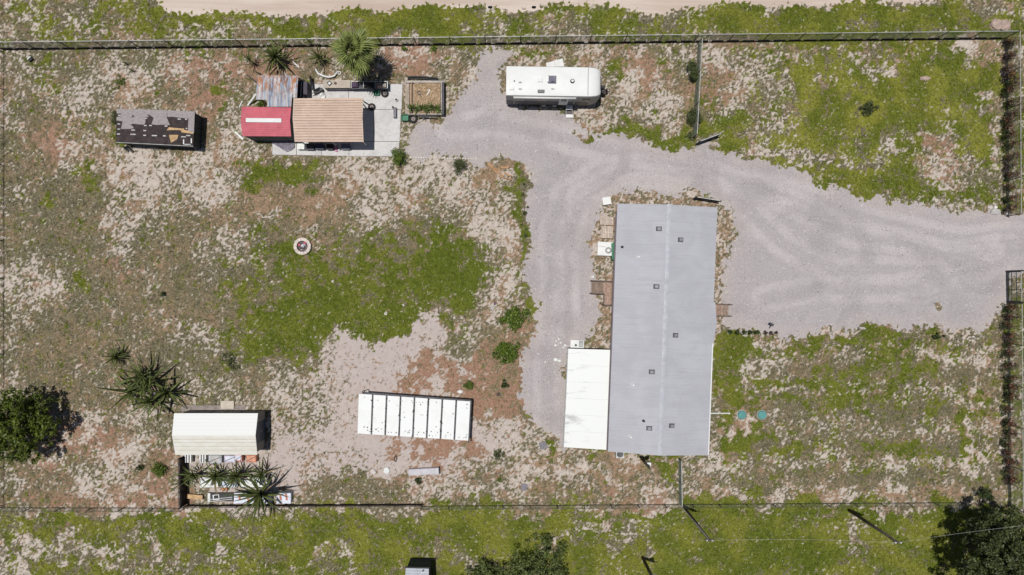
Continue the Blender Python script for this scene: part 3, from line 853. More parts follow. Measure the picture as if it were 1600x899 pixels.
# ------------------------------------------------------------------ gates
def flat_gate(p0, p1, h, label, name='gate_leaf', solid=True):
    a = W(*p0); b = W(*p1); t = thing(name, a, label, 'gate')
    for p in (a, b): post_obj(t, Vector((p.x, p.y, 0)), h, .04, DARKMET, 'upright')
    nav = M('navy_gate_paint', (.035, .04, .07), .6, .25, 3, .2, .2)
    for z in (.12, h * .5, h - .02):
        MB().bar(a + Vector((0, 0, z)), b + Vector((0, 0, z)), .05).build('rail', GALV if z > h * .8 else nav, t)
    if solid:
        n = 12
        for i in range(n):
            q = a.lerp(b, (i + .5) / n); d = (b - a).normalized()
            mb = MB(); mb.box((q.x, q.y, .1), ((b - a).length / n * .86, .03, h - .14), atan2(d.y, d.x)); mb.build('slat', nav, t)
    return t
flat_gate((1087, 226), (1120, 214), 1.2, 'open navy gate leaf at the end of short fence by the gravel')
flat_gate((1082, 311), (1119, 317), 1.2, 'navy gate leaf standing open at the corner of the grey house')
# the metal gate at the entrance: two tube frames
a = W(1571.5, 424); b = W(1572.5, 472)
t = thing('metal_gate', a, 'tube steel gate with open frame at the gravel entrance', 'gate')
for p in (a, b): post_obj(t, Vector((p.x, p.y, 0)), 1.75, .055, DARKMET, 'gate_post')
for i, f in enumerate((.03, .6, .97)):
    p = a.lerp(b, f); p.z = 0
    MB().tube([p + Vector((0, 0, .12)), p + Vector((0, 0, 1.6))], .03).build('upright', DARKMET, t)
for z in (.12, .6, 1.1, 1.6):
    MB().tube([a + Vector((0, 0, z)), b + Vector((0, 0, z))], .028).build('rail', GALV if z > 1.5 else DARKMET, t)
link_mesh(t, a, b, .15, 1.58, WIRE, .16)

# ================================================================== the house
HA = radians(-2.2)
EH, RH = 2.9, 3.6
hc = W(1035.2, 515, EH); HWd, HLn = 7.38, 18.3
def HP(u, v, z):
    x, y = rot2(u, v, HA); return Vector((hc.x + x, hc.y + y, z))
house = thing('house', (hc.x, hc.y, 0), 'long grey ribbed roof house with cross gable and roof vents', 'house')
ROOFG = None
t_ = NT('grey_roof')
nb = t_.noise(.5, 5, .6, .5); nx = t_.noise(20, 3, .7); nl = t_.noise(1.0, 5, .7, .2, t_.scaled(t_.geo, (.35, 3.0, 1), -HA))
c_ = t_.mix(t_.ramp(nb, .3, .7), (.375, .373, .398), (.430, .428, .455))
c_ = t_.mix(t_.ramp(nl, .48, .72, 0, .65), c_, (.345, .342, .365))
c_ = t_.mix(t_.ramp(nx, .5, .75, 0, .5), c_, (.30, .30, .33))
c_ = t_.mix(t_.ramp(nx, .3, .45, .4, 0), c_, (.50, .50, .53))
t_.bump(nx, .25, .01)
ROOFG = t_.fin(c_, .75, 0, .3)
SIDING = M('pale_siding', (.40, .37, .36), .7, .12, 2, 0, .25, (.25, .2, .17))
w2, l2 = HWd / 2, HLn / 2
wi, li = w2 - .28, l2 - .22
mb = MB()
mb.add([HP(-wi, -li, .62), HP(wi, -li, .62), HP(wi, li, .62), HP(-wi, li, .62), HP(-wi, -li, EH), HP(wi, -li, EH), HP(wi, li, EH), HP(-wi, li, EH), HP(0, -li, RH - .06), HP(0, li, RH - .06)],
       [(0, 1, 5, 8, 4), (1, 2, 6, 5), (2, 3, 7, 9, 6), (3, 0, 4, 7)])
wall = mb.build('wall', SIDING, house)
mb = MB(); wk, lk = wi - .04, li - .04
mb.add([HP(-wk, -lk, 0), HP(wk, -lk, 0), HP(wk, lk, 0), HP(-wk, lk, 0), HP(-wk, -lk, .63), HP(wk, -lk, .63), HP(wk, lk, .63), HP(-wk, lk, .63)],
       [(0, 1, 5, 4), (1, 2, 6, 5), (2, 3, 7, 6), (3, 0, 4, 7)])
mb.build('skirting', M('skirting', (.33, .27, .22), .8, .2, 3), house)
def roof_slope(sg):
    V = []; F = []; v = -l2; k = 0; st = .2375
    prof = []
    while v < l2 - 1e-3:
        for dv, dz in ((0, 0), (.15, 0), (.175, .007), (.21, .007)):
            if v + dv < l2: prof.append((v + dv, dz))
        v += st
    prof.append((l2, 0))
    for (v, dz) in prof:
        V += [HP(0, v, RH + dz), HP(sg * w2, v, EH + .04 + dz), HP(sg * w2, v, EH - .08)]
    for i in range(len(prof) - 1):
        for j in range(2):
            q = (i * 3 + j, i * 3 + 3 + j, i * 3 + 4 + j, i * 3 + 1 + j)
            F.append(q if sg > 0 else q[::-1])
    mb = MB(); mb.add(V, F)
    mb.add([HP(sg * w2, -l2, EH - .08), HP(sg * w2, l2, EH - .08), HP(sg * wi, l2, EH - .08), HP(sg * wi, -l2, EH - .08)], [(0, 1, 2, 3)])
    for e in (-l2, l2):
        mb.add([HP(0, e, RH), HP(sg * w2, e, EH + .04), HP(sg * w2, e, EH - .08), HP(0, e, RH - .12)], [(0, 1, 2, 3)])
    return mb.build('roof_slope', ROOFG, house)
rs = {-1: roof_slope(-1), 1: roof_slope(1)}
for i in range(30):
    v0 = -l2 + HLn * i / 30 + .01; v1 = v0 + HLn / 30 + .03; z = RH + .022 + .006 * (i % 2) + random.uniform(0, .004)
    mb = MB(); e = .15 + random.uniform(-.012, .012)
    mb.add([HP(-e, v0, z - .028), HP(0, v0, z + .012), HP(e, v0, z - .028), HP(-e, v1, z - .034), HP(0, v1, z + .006), HP(e, v1, z - .034)], [(0, 1, 4, 3), (1, 2, 5, 4)])
    mb.build('ridge_cap', M('ridge_cap_grey', (.45, .45, .485), .75, .1, 3, 0, .2, per_obj=.06), house)
# cross gable over the front door (right slope)
def roofz(u): return RH + (EH + .04 - RH) * abs(u) / w2
vc = rot2(*(W(1080, 503, 3.2) - hc).to_2d(), -HA)[1]; gw = 1.5; gz = 3.52
ua = w2 * (RH - gz) / (RH - EH - .04) - .06; ue = w2 + .10
mb = MB()
up = .03
mb.add([HP(ua, vc, gz + up), HP(ue, vc, gz + up), HP(ue, vc + gw, EH + .05 + up), HP(ue, vc - gw, EH + .05 + up), HP(w2 - .05, vc + gw, EH + .05 + up), HP(w2 - .05, vc - gw, EH + .05 + up)],
       [(0, 1, 2, 4), (0, 5, 3, 1)])
mb.add([HP(ue, vc, gz + up - .004), HP(ue, vc + gw, EH + .046 + up), HP(ue, vc + gw, EH - .06), HP(ue, vc - gw, EH - .06), HP(ue, vc - gw, EH + .046 + up)], [(0, 4, 3, 2, 1)])
mb.build('cross_gable', ROOFG, house)
VENTM = M('roof_vent_grey', (.12, .12, .13), .6, .2, 3)
for (px, py) in ((1029, 358), (1063, 375), (1025, 448), (1055, 524), (1018, 581), (1014, 669), (1049, 665)):
    p = rot2(*(W(px, py, 3.35) - hc).to_2d(), -HA); u, v = p; z = roofz(u)
    mb = MB(); sgn = 1 if u > 0 else -1
    cs = [(u - .21, v - .17), (u + .21, v - .17), (u + .21, v + .17), (u - .21, v + .17)]
    mb.add([HP(a, b, roofz(a) + .004) for a, b in cs] + [HP(a * 1 + (u - a) * .25, b + (v - b) * .25, roofz(a) + .13) for a, b in cs],
           [(4, 5, 6, 7), (0, 1, 5, 4), (1, 2, 6, 5), (2, 3, 7, 6), (3, 0, 4, 7)])
    o = mb.build('roof_vent', VENTM, house)
    mb = MB(); mb.add([HP(u + a, v + b, roofz(u + a) + .135) for a, b in ((-.12, -.09), (.12, -.09), (.12, .09), (-.12, .09))], [(0, 1, 2, 3)])
    mb.build('vent_cap', M('roof_vent_cap', (.24, .24, .26), .6, .2, 3), o)
for (px, py, m) in ((973, 386, BLACK), (997, 402, WHITE), (989, 601, WHITE), (1005, 657, BLACK), (985, 682, WHITE)):
    p = rot2(*(W(px, py, 3.2) - hc).to_2d(), -HA); z = roofz(p[0]); q = HP(p[0], p[1], z - .02)
    mb = MB().cyl(q, .12, .05, 12, .07); mb.cyl((q.x, q.y, q.z + .05), .065, .24, 10); mb.build('vent_pipe', m, house, smooth=False)
# gutter, windows, doors, trim
mb = MB(); mb.bar(HP(-w2 - .06, -l2 + .1, EH - .02), HP(-w2 - .06, l2 - .9, EH - .02), .10, .09); mb.build('gutter', M('plum_gutter', (.10, .075, .085), .5, .2, 2), house)
mb = MB(); mb.bar(HP(w2 + .05, -l2 + .02, EH - .02), HP(w2 + .05, vc - gw - .05, EH - .02), .08, .08); mb.build('gutter', WHITE, house)
def opening(u, v, w, z0, z1, nm):
    s = 1 if u > 0 else -1
    mb = MB(); mb.bar(HP(u + s * .03, v - w / 2 - .06, (z0 + z1) / 2), HP(u + s * .03, v + w / 2 + .06, (z0 + z1) / 2), .06, z1 - z0 + .12)
    o = mb.build(nm, WHITE, house)
    mb = MB(); mb.bar(HP(u + s * .065, v - w / 2, (z0 + z1) / 2), HP(u + s * .065, v + w / 2, (z0 + z1) / 2), .02, z1 - z0)
    mb.build('pane' if nm == 'window' else 'door_panel', GLASSD if nm == 'window' else M('door_red_brown', (.16, .07, .05), .6), o)
for v in (-3.2, -.6, 4.6, 7.2): opening(-wi, v, .9, 1.5, 2.5, 'window')
opening(-wi, 2.9, .9, .75, 2.65, 'door')
for v in (-7, -4.5, -2, 3.4, 6.6): opening(wi, v, .9, 1.5, 2.5, 'window')
opening(wi, vc + .1, .95, .75, 2.65, 'door')

# wooden deck on the left and steps on the right
def planks(t, u0, u1, v0, v1, z, along_v=True, pw=.14, mat=WOOD, name='plank', P=HP, th=.035):
    n = max(1, round(((u1 - u0) if along_v else (v1 - v0)) / pw))
    for i in range(n):
        if along_v:
            a = u0 + (u1 - u0) * i / n; b = u0 + (u1 - u0) * (i + 1) / n - .012; c = (a, b, v0, v1)
        else:
            a = v0 + (v1 - v0) * i / n; b = v0 + (v1 - v0) * (i + 1) / n - .012; c = (u0, u1, a, b)
        zz = z + random.uniform(-.003, .003)
        q = [P(c[0], c[2], 0), P(c[1], c[2], 0), P(c[1], c[3], 0), P(c[0], c[3], 0)]
        MB().prism([(p.x, p.y) for p in q], zz - th, zz).build(name, mat, t)
REDW = M('red_brown_wood', (.33, .225, .175), .85, .3, 6, 0, .3, per_obj=.25)
def hloc(px, py, h):
    return rot2(*(W(px, py, h) - hc).to_2d(), -HA)
d0 = hloc(958, 440, .65)
deck = thing('wooden_deck', HP(d0[0] - .8, d0[1] - .9, 0), 'small L shaped plank deck with rails on gravel side of house', 'deck')
uR = -wi - .03; uM = hloc(943, 450, .65)[0]; uL = hloc(924, 450, .65)[0]; vT = hloc(950, 440, .65)[1]; vM = hloc(935, 459, .65)[1]; vB = hloc(950, 477, .65)[1]
planks(deck, uM, uR, vB, vT, .65, True, .14, REDW)
planks(deck, uL, uM - .02, vM, vT, .58, True, .14, WOOD)
RAILW = M('dark_rail_wood', (.12, .095, .08), .85, .3, 5, 0, .3)
for (a, b) in (((uL, vT), (uR, vT)), ((uL, vM), (uM, vM)), ((uM, vM), (uM, vB)), ((uM, vB), (uR, vB))):
    MB().bar(HP(*a, 1.1), HP(*b, 1.1), .09, .05).build('rail', RAILW, deck)
for p in ((uL, vT), (uR - .05, vT), (uL, vM), (uM, vM), (uM, vB), (uR - .05, vB), ((uL + uR) / 2, vT)):
    q = HP(*p, 0); MB().box((q.x, q.y, -.05), (.09, .09, 1.14), HA).build('deck_post', RAILW, deck)
s0 = hloc(1117, 475, .4); s1 = hloc(1139, 494, .4)
steps = thing('wooden_steps', HP(s0[0] + .5, (s0[1] + s1[1]) / 2, 0), 'brown plank entry steps with handrails under the cross gable', 'steps')
uu = wi + .03
for i, (a, b, z) in enumerate(((uu, s0[0] + .55, .62), (s0[0] + .56, s0[0] + .85, .42), (s0[0] + .86, s0[0] + 1.15, .21))):
    planks(steps, a, b, s1[1], s0[1], z, True, .15, REDW if i == 0 else WOOD, 'tread')
for v in (s0[1], s1[1]):
    MB().bar(HP(uu, v, 1.1), HP(s0[0] + 1.2, v, .95), .07, .05).build('handrail', RAILW, steps)
    for u in (uu + .3, s0[0] + 1.15):
        q = HP(u, v, 0); MB().box((q.x, q.y, -.05), (.08, .08, 1.02), HA).build('baluster_post', RAILW, steps)

# white patio cover against the house
pc = [(888, 545), (956.5, 547), (951, 703.5), (881, 699)]
PZ0, PZ1 = 2.45, 2.62
t_ = NT('white_patio_panel')
ns = t_.noise(1.0, 6, .75, .3, t_.scaled(t_.geo, (.5, 2.0, 1)))
sx = t_.n.new('ShaderNodeSeparateXYZ'); t_.link(t_.geo, sx.inputs[0])
edge = t_.ramp(sx.outputs[0], 3.9, 6.2, 1, 0)
c_ = t_.mix(t_.math('MULTIPLY', t_.ramp(ns, .53, .64, 0, .75), edge), (.71, .72, .69), (.30, .30, .285))
c_ = t_.mix(t_.ramp(t_.noise(.6, 4), .5, .8, 0, .25), c_, (.60, .60, .53))
PATM = t_.fin(c_, .5, 0, .3)
q = [W(pc[0][0], pc[0][1], PZ0), W(pc[1][0], pc[1][1], PZ1), W(pc[2][0], pc[2][1], PZ1), W(pc[3][0], pc[3][1], PZ0)]
patio = thing('patio_cover', (q[3].lerp(q[0], .5).x, q[3].lerp(q[0], .5).y, 0), 'white flat patio roof with grey streaks attached to the grey house', 'patio cover')
N = 6
for i in range(N):
    a = q[0].lerp(q[3], i / N); b = q[1].lerp(q[2], i / N); c = q[1].lerp(q[2], (i + 1) / N - .0006); d = q[0].lerp(q[3], (i + 1) / N - .0006)
    dn = Vector((0, 0, -.08))
    MB().add([a, b, c, d, a + dn, b + dn, c + dn, d + dn], [(3, 2, 1, 0), (4, 5, 6, 7), (0, 1, 5, 4), (1, 2, 6, 5), (2, 3, 7, 6), (3, 0, 4, 7)]).build('roof_panel', PATM, patio)
MB().bar(q[0] + Vector((-.04, .02, -.05)), q[3] + Vector((-.04, -.02, -.05)), .07, .1).build('fascia', M('grey_fascia', (.3, .3, .3), .6), patio)
for f in (.02, .34, .66, .98):
    p = q[0].lerp(q[3], f); MB().box((p.x + .15, p.y, -.02), (.09, .09, PZ0 - .06)).build('post', WHITE, patio)

# air conditioner behind the house, utility box on slab, things along the left wall
def ac_unit(px, py, label, s=.75):
    c = W(px, py, .8); t = thing('air_conditioner', (c.x, c.y, 0), label, 'air conditioner')
    MB().box((c.x, c.y, 0), (s, s, .78)).build('casing', M('ac_casing', (.5, .5, .5), .5, .1), t)
    fw_ = MB().cyl((c.x, c.y, .782), s * .42, .02, 20).build('fan_well', BLACK, t)
    mb = MB()
    for k in range(4): mb.torus((c.x, c.y, .815), s * (.1 + .1 * k), .008, 18, 5)
    mb.build('fan_grille', GALV, fw_)
ac_unit(969, 710, 'pale air conditioner with round fan at the end wall of house', .62)
c = W(902, 538, .25); t = thing('utility_box', c * 1, 'white utility box with dark cap beside the white patio roof', 'box'); t.location.z = 0
MB().box((c.x, c.y, 0), (1.05, .62, .25), HA).build('casing', WHITE, t)
MB().cyl((c.x - .12, c.y - .08, .251), .09, .1, 10).build('cap', DARKMET, t)
MB().box((c.x + .3, c.y + .02, .2515), (.35, .5, .03), HA).build('lid', M('grey_lid', (.35, .36, .35), .7), t)

def crate(px, py, w, d, h, mat, label, name, cat, planked=False, rz=HA):
    c = W(px, py, h); t = thing(name, (c.x, c.y, 0), label, cat)
    if planked:
        n = 7
        for i in range(n):
            x, y = rot2(0, -d / 2 + d * (i + .5) / n, rz)
            MB().box((c.x + x, c.y + y, h - .03), (w, d / n * .84, .03), rz).build('slat', mat, t)
        for s in (-1, 0, 1):
            x, y = rot2(s * w * .45, 0, rz); MB().box((c.x + x, c.y + y, 0), (.09, d, h - .032), rz).build('runner', mat, t)
    return t, c
PALW = M('pallet_wood', (.54, .45, .38), .85, .2, 5, 0, .3, per_obj=.2)
crate(948, 345, 1.02, .66, .22, PALW, 'tan wood pallet lying next to a second pallet by house wall', 'pallet', 'pallet', True)
crate(948.5, 363, .92, .9, .34, PALW, 'thicker tan wood pallet between other pallet and white freezer', 'pallet', 'pallet', True, HA + pi / 2)
t, c = crate(945.5, 389, 1.15, 1.05, .5, WHITE, 'white chest box with round coil on top by house wall', 'chest_box', 'box')
MB().box((c.x, c.y, 0), (1.12, 1.02, .46), HA).build('casing', WHITE, t)
MB().box((c.x, c.y, .462), (1.16, 1.06, .05), HA).build('lid', WHITE, t)
mb = MB()
for k in range(3): mb.torus((c.x + .25, c.y - .12, .53 + .02 * k), .24 - .05 * k, .016, 20, 6)
mb.build('coil', M('grey_hose', (.2, .2, .18), .6), t)
MB().bar((c.x - .5, c.y + .22, .52), (c.x + .05, c.y + .14, .52), .02).build('strap', DARKMET, t)
c = W(959.5, 393, .9); mb = MB()
t = thing('green_bin', (c.x, c.y, 0), 'narrow green bin with lid between white chest and house wall', 'bin')
MB().box((c.x, c.y, 0), (.26, 1.3, .84), HA).build('body', GREENP, t)
for i in range(4):
    MB().box((c.x + .0 - .02 * i, c.y - .48 + .32 * i, .842), (.3, .27, .05), HA).build('lid', GREENP, t)
c = W(948, 314, .35); t = thing('plastic_tub', (c.x, c.y, 0), 'white plastic tub standing alone at gravel corner of house', 'tub')
MB().box((c.x, c.y, 0), (.56, .5, .3), .15, 1.06).build('body', WHITE, t); MB().box((c.x + .01, c.y, .302), (.64, .58, .04), .15).build('lid', WHITE, t)
mb = MB(); c = W(926, 433, .1); mb.box((c.x, c.y, 0), (.28, .2, .1), .4, .8); mb.box((c.x - .05, c.y + .02, .102), (.14, .14, .05), .9, .7)
solo(mb, 'scrap_block', WHITE, (c.x, c.y, 0), 'small white block lying at the corner of the plank deck', 'block')

# ================================================================== sheds
def gshed(name, label, cat, TL, TR, BR, BL, eh, rh, roofm, wallm, ribs, ribh=.02, ov=.1, openf=False, sub=1, panels=1, ridge=.5):
    q = [W(p[0], p[1], eh) for p in (TL, TR, BR, BL)]
    c = (q[0] + q[2]) / 2
    t = thing(name, (c.x, c.y, 0), label, cat)
    def P(s, u, z):
        v = q[0].lerp(q[1], s).lerp(q[3].lerp(q[2], s), u); return Vector((v.x, v.y, z))
    def zz(u): return eh + (rh - eh) * (u / ridge if u < ridge else (1 - u) / (1 - ridge))
    for half, (u0, u1) in enumerate(((0, ridge), (ridge, 1))):
        prof = []; n = ribs // 2
        for i in range(n):
            for f, dz in ((0, 0), (.55, 0), (.7, ribh), (.85, ribh)):
                prof.append((u0 + (u1 - u0) * (i + f) / n, dz))
        prof.append((u1, 0))
        for k in range(panels):
            s0, s1 = k / panels, (k + 1) / panels - (.0015 if k < panels - 1 else 0)
            mb = MB(); V = []
            for (u, dz) in prof: V += [P(s0, u, zz(u) + dz + .004 * (k % 2)), P(s1, u, zz(u) + dz + .004 * (k % 2))]
            mb.add(V, [(2 * i, 2 * i + 2, 2 * i + 3, 2 * i + 1) for i in range(len(prof) - 1)])
            mb.add([P(s0, u0, zz(u0) - .05), P(s1, u0, zz(u0) - .05), P(s1, u1, zz(u1) - .05), P(s0, u1, zz(u1) - .05), P(s0, u0, zz(u0)), P(s1, u0, zz(u0)), P(s1, u1, zz(u1)), P(s0, u1, zz(u1))],
                   [(0, 1, 2, 3), (0, 4, 5, 1), (1, 5, 6, 2), (2, 6, 7, 3), (3, 7, 4, 0)])
            mb.build('roof_panel', roofm, t)
    Lx = (q[1] - q[0]).length; Ly = (q[3] - q[0]).length; a, b = ov / Lx, ov / Ly
    if not openf:
        mb = MB()
        B = [P(a, b, 0), P(1 - a, b, 0), P(1 - a, 1 - b, 0), P(a, 1 - b, 0)]
        Tt = [Vector((p.x, p.y, eh - .045 + (rh - eh) * b / ridge)) for p in B]
        mb.add(B + Tt + [P(a, ridge, rh - .06), P(1 - a, ridge, rh - .06)], [(0, 1, 5, 4), (1, 2, 6, 9, 5), (2, 3, 7, 6), (3, 0, 4, 8, 7)])
        mb.build('wall', wallm, t)
    else:
        for s in (a * 2, .5, 1 - a * 2):
            for u in (b * 2, 1 - b * 2):
                p = P(s, u, 0); MB().box((p.x, p.y, -.02), (.07, .07, zz(u) - .03)).build('post', GALV, t)
        for u in (b * 2, 1 - b * 2):
            MB().bar(P(0.02, u, zz(u) - .10), P(.98, u, zz(u) - .10), .06).build('beam', GALV, t)
    return t, P

# white metal shed (lower left)
t_ = NT('white_shed_roof')
sx = t_.n.new('ShaderNodeSeparateXYZ'); t_.link(t_.geo, sx.inputs[0])
low = t_.ramp(sx.outputs[1], -11.15, -10.95, 1, 0)
ns = t_.noise(2.2, 6, .75, .4, t_.scaled(t_.geo, (.6, 1.6, 1))); nn = t_.noise(14, 4, .7)
c_ = t_.mix(t_.math('MULTIPLY', low, t_.ramp(ns, .25, .62, .15, .75)), (.73, .73, .70), (.60, .56, .46))
c_ = t_.mix(t_.math('MULTIPLY', low, t_.ramp(nn, .60, .72, 0, .45)), c_, (.36, .28, .16))
SHW = t_.fin(c_, .6, 0, .3)
GREYW = M('grey_brown_wall', (.22, .20, .185), .8, .2, 3, 0, .25)
ws, P = gshed('shed', 'white metal shed with ridged roof, dirty on one slope', 'shed', (272, 646), (403, 646), (402, 711), (274, 711), 2.0, 2.42, SHW, GREYW, 12, .005, .14)
for u in (.60, .69, .78, .88):
    z = 2.42 - .84 * (u - .5) + .004
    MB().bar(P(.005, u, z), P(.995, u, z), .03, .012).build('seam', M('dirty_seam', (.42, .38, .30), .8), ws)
p0 = P(1, .25, 0); p1 = P(1, .75, 0); x = P(1 - .14 / 6.3, .5, 0).x + .012
dr = MB().box((x, (p0.y + p1.y) / 2, .05), (.03, abs(p1.y - p0.y), 1.95)).build('door', M('blue_grey_door', (.05, .065, .095), .5, .2, 2), ws)
MB().cyl((x + .04, (p0.y + p1.y) / 2, 1.0), .04, .06, 8).build('handle', WHITE, dr)
for s in (.18, .36, .54, .72, .9):
    p = P(s, .14 / 3.1, 0); MB().box((p.x, p.y + .02, .0), (.06, .03, 1.98)).build('wall_batten', M('wall_batten', (.15, .13, .12), .8), ws)
c = W(355, 633, .15)
solo(MB().box((c.x, c.y, 0), (1.03, .62, .15)).box((c.x, c.y, .151), (.98, .57, .012)), 'concrete_step', M('pale_step', (.52, .46, .38), .9, .12, 3, 0, .2), (c.x, c.y, 0), 'pale concrete doorstep slab beside the white shed', 'step')
c = W(330, 636.5, .05)
solo(MB().prism([(c.x - 2.4, c.y - .3), (c.x + 2.6, c.y - .3), (c.x + 2.7, c.y + .12), (c.x - 2.3, c.y + .17)], .0, .05), 'footing_strip', M('grey_brown_strip', (.26, .22, .20), .9, .2, 3), (c.x, c.y, 0), 'grey footing strip along the long wall of the white shed', 'footing')

# red shed
REDR = M('red_metal_roof', (.50, .115, .145), .55, .12, 1.5, dirt=.3, dirtcol=(.55, .27, .26))
rsd, P = gshed('shed', 'red metal roofed shed with a white strip along its ridge', 'shed', (378, 167), (455, 168), (455, 213.5), (379, 213), 2.05, 2.35, REDR, M('teal_grey_wall', (.095, .11, .11), .75, .25, 3, 0, .2), 14, .012, .06)
mb = MB()
mb.add([P(.11, .42, 2.34), P(.83, .42, 2.34), P(.83, .56, 2.34), P(.11, .56, 2.34), P(.11, .42, 2.40), P(.83, .42, 2.40), P(.83, .56, 2.40), P(.11, .56, 2.40)],
       [(4, 7, 6, 5), (0, 4, 5, 1), (1, 5, 6, 2), (2, 6, 7, 3), (3, 7, 4, 0)])
mb.build('ridge_skylight', WHITE, rsd)
for s in (.2, .5, .8):
    p = P(s, .985, 0); MB().box((p.x, p.y + .02, .05), (.05, .03, 1.9)).build('wall_batten', DARKMET, rsd)

# tan carport
TANR = M('tan_metal_roof', (.60, .465, .375), .6, .08, .8, dirt=.22, dirtcol=(.40, .29, .21))
cp, P = gshed('carport', 'tan ribbed metal carport roof over the concrete slab', 'carport', (459, 154), (567, 153), (567.5, 222), (461, 222), 2.4, 2.72, TANR, None, 34, .035, .1, True)
for i in range(1, 17):
    u = i / 17; z = 2.4 + .32 * (1 - abs(2 * u - 1)) + .022
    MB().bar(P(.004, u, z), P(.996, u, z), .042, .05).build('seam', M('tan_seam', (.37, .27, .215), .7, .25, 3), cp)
for s in (0, 1):
    MB().bar(P(s, 0, 2.36), P(s, .5, 2.68), .05, .08).build('barge_board', M('tan_trim', (.62, .50, .40), .6), cp)
    MB().bar(P(s, 1, 2.36), P(s, .5, 2.68), .05, .08).build('barge_board', M('tan_trim', (.62, .50, .40), .6), cp)

# rusty lean-to
t_ = NT('rusty_sheet')
st = t_.noise(1.0, 5, .7, .15, t_.scaled(t_.geo, (4.2, .35, 1))); s2 = t_.noise(2.2, 4, .7, .3, t_.scaled(t_.geo, (3.0, .8, 1)))
oi = t_.n.new('ShaderNodeObjectInfo').outputs['Random']
c_ = t_.mix(t_.ramp(st, .35, .6), (.22, .33, .46), (.62, .60, .60))
sx = t_.n.new('ShaderNodeSeparateXYZ'); t_.link(t_.geo, sx.inputs[0])
rf = t_.math('MULTIPLY', t_.ramp(s2, .44, .56, 0, .95), t_.ramp(sx.outputs[1], 14.0, 15.6, .25, 1.0))
c_ = t_.mix(rf, c_, t_.mix(t_.ramp(st, .3, .6), (.20, .09, .055), (.50, .23, .10)))
RUST = t_.fin(c_, .6, .15, .3)
lt = thing('lean_to', W(434, 143, 0), 'rusty corrugated lean-to roof with blue and white sheets beside red shed', 'lean-to')
def corr(p0, p1, p2, p3, z, n, nm, parent, mat, amp=.025, z2=None):
    q = [W(*p, z) for p in (p0, p1, p2, p3)]; z2 = z if z2 is None else z2
    V = []; m = n * 4
    for i in range(m + 1):
        s = i / m; dz = amp * cos(2 * pi * i / 4)
        a = q[0].lerp(q[1], s); b = q[3].lerp(q[2], s)
        V += [(a.x, a.y, z + dz), (b.x, b.y, z2 + dz)]
    o = MB().add(V, [(2 * i, 2 * i + 1, 2 * i + 3, 2 * i + 2) for i in range(m)]).build(nm, mat, parent)
    md = o.modifiers.new('thick', 'SOLIDIFY'); md.thickness = .006
    return o
corr((401.5, 118), (422, 118.5), (420, 156), (400.5, 156), 1.8, 7, 'corrugated_sheet', lt, RUST)
corr((421, 118), (444, 118), (442, 160), (419, 157), 1.83, 8, 'corrugated_sheet', lt, RUST)
corr((443, 118), (466, 119), (464, 153), (441, 153), 1.80, 8, 'corrugated_sheet', lt, RUST)
corr((418, 145), (437, 145), (436, 167), (417.5, 167), 1.87, 7, 'corrugated_sheet', lt, RUST)
corr((436, 144), (457, 146), (455, 167), (435, 167), 1.90, 8, 'corrugated_sheet', lt, RUST)
for (px, py) in ((403, 120), (464, 120), (403, 153), (440, 120), (455, 162), (420, 162)):
    p = W(px, py, 1.75); MB().box((p.x, p.y, -.02), (.09, .09, 1.77)).build('post', WOOD, lt)
for (a, b) in (((401, 121), (466, 121)), ((401, 152), (464, 152))):
    MB().bar(W(*a, 1.735), W(*b, 1.735), .07).build('beam', WOOD, lt)
# boards leaning about the lean-to
def stick(p0, h0, p1, h1, r, mat, label, name, cat='board', flat=False):
    a = W(*p0, h0); b = W(*p1, h1); o = (a.x, a.y, 0) if h0 <= h1 else (b.x, b.y, 0)
    mb = MB()
    if flat: mb.bar(a, b, r * 2, .03)
    else: mb.tube([a, a.lerp(b, .5) + Vector((0, 0, .01)), b], r, 6)
    return solo(mb, name, mat, o, label, cat)
stick((386, 117), .05, (400, 129), .9, .05, RAILW, 'dark pole leaning on the corner of the rusty lean-to', 'leaning_pole', 'pole')
stick((387, 165), .05, (400, 147), .9, .07, WHITE, 'white board leaning between rusty lean-to and red shed', 'leaning_board', flat=True)
stick((374, 168), .03, (379, 158), .06, .05, WHITE, 'short white stick lying on brown litter past red shed', 'white_stick')
stick((367, 206), .04, (380, 218), .10, .07, WHITE, 'white plank on the ground at the red shed corner', 'white_plank', flat=True)
stick((399, 112), .05, (404, 114), .4, .05, BARK, 'short dark stump below the small spiky plant by lean-to', 'stump', 'stump')
stick((458, 97), .06, (468, 106), .1, .06, WHITE, 'short white pipe beside the tall spiky plant and lean-to', 'white_pipe', 'pipe')
# bent white pipe
mb = MB(); pts = [W(493, 108, .15), W(497, 115, .2), W(505, 119, .22), W(514, 121, .22), W(522, 119, .2), W(527, 113, .15)]
mb.tube(pts, .075, 8); solo(mb, 'bent_pipe', WHITE, (pts[2].x, pts[2].y, 0), 'white pipe bent in a curve under the spiky plants', 'pipe', smooth=True)
mb = MB(); c = W(530, 114, .15); mb.torus((c.x, c.y, .1), .11, .035, 14, 6)
solo(mb, 'white_ring', WHITE, (c.x, c.y, 0), 'small white ring at the end of the bent pipe', 'ring')

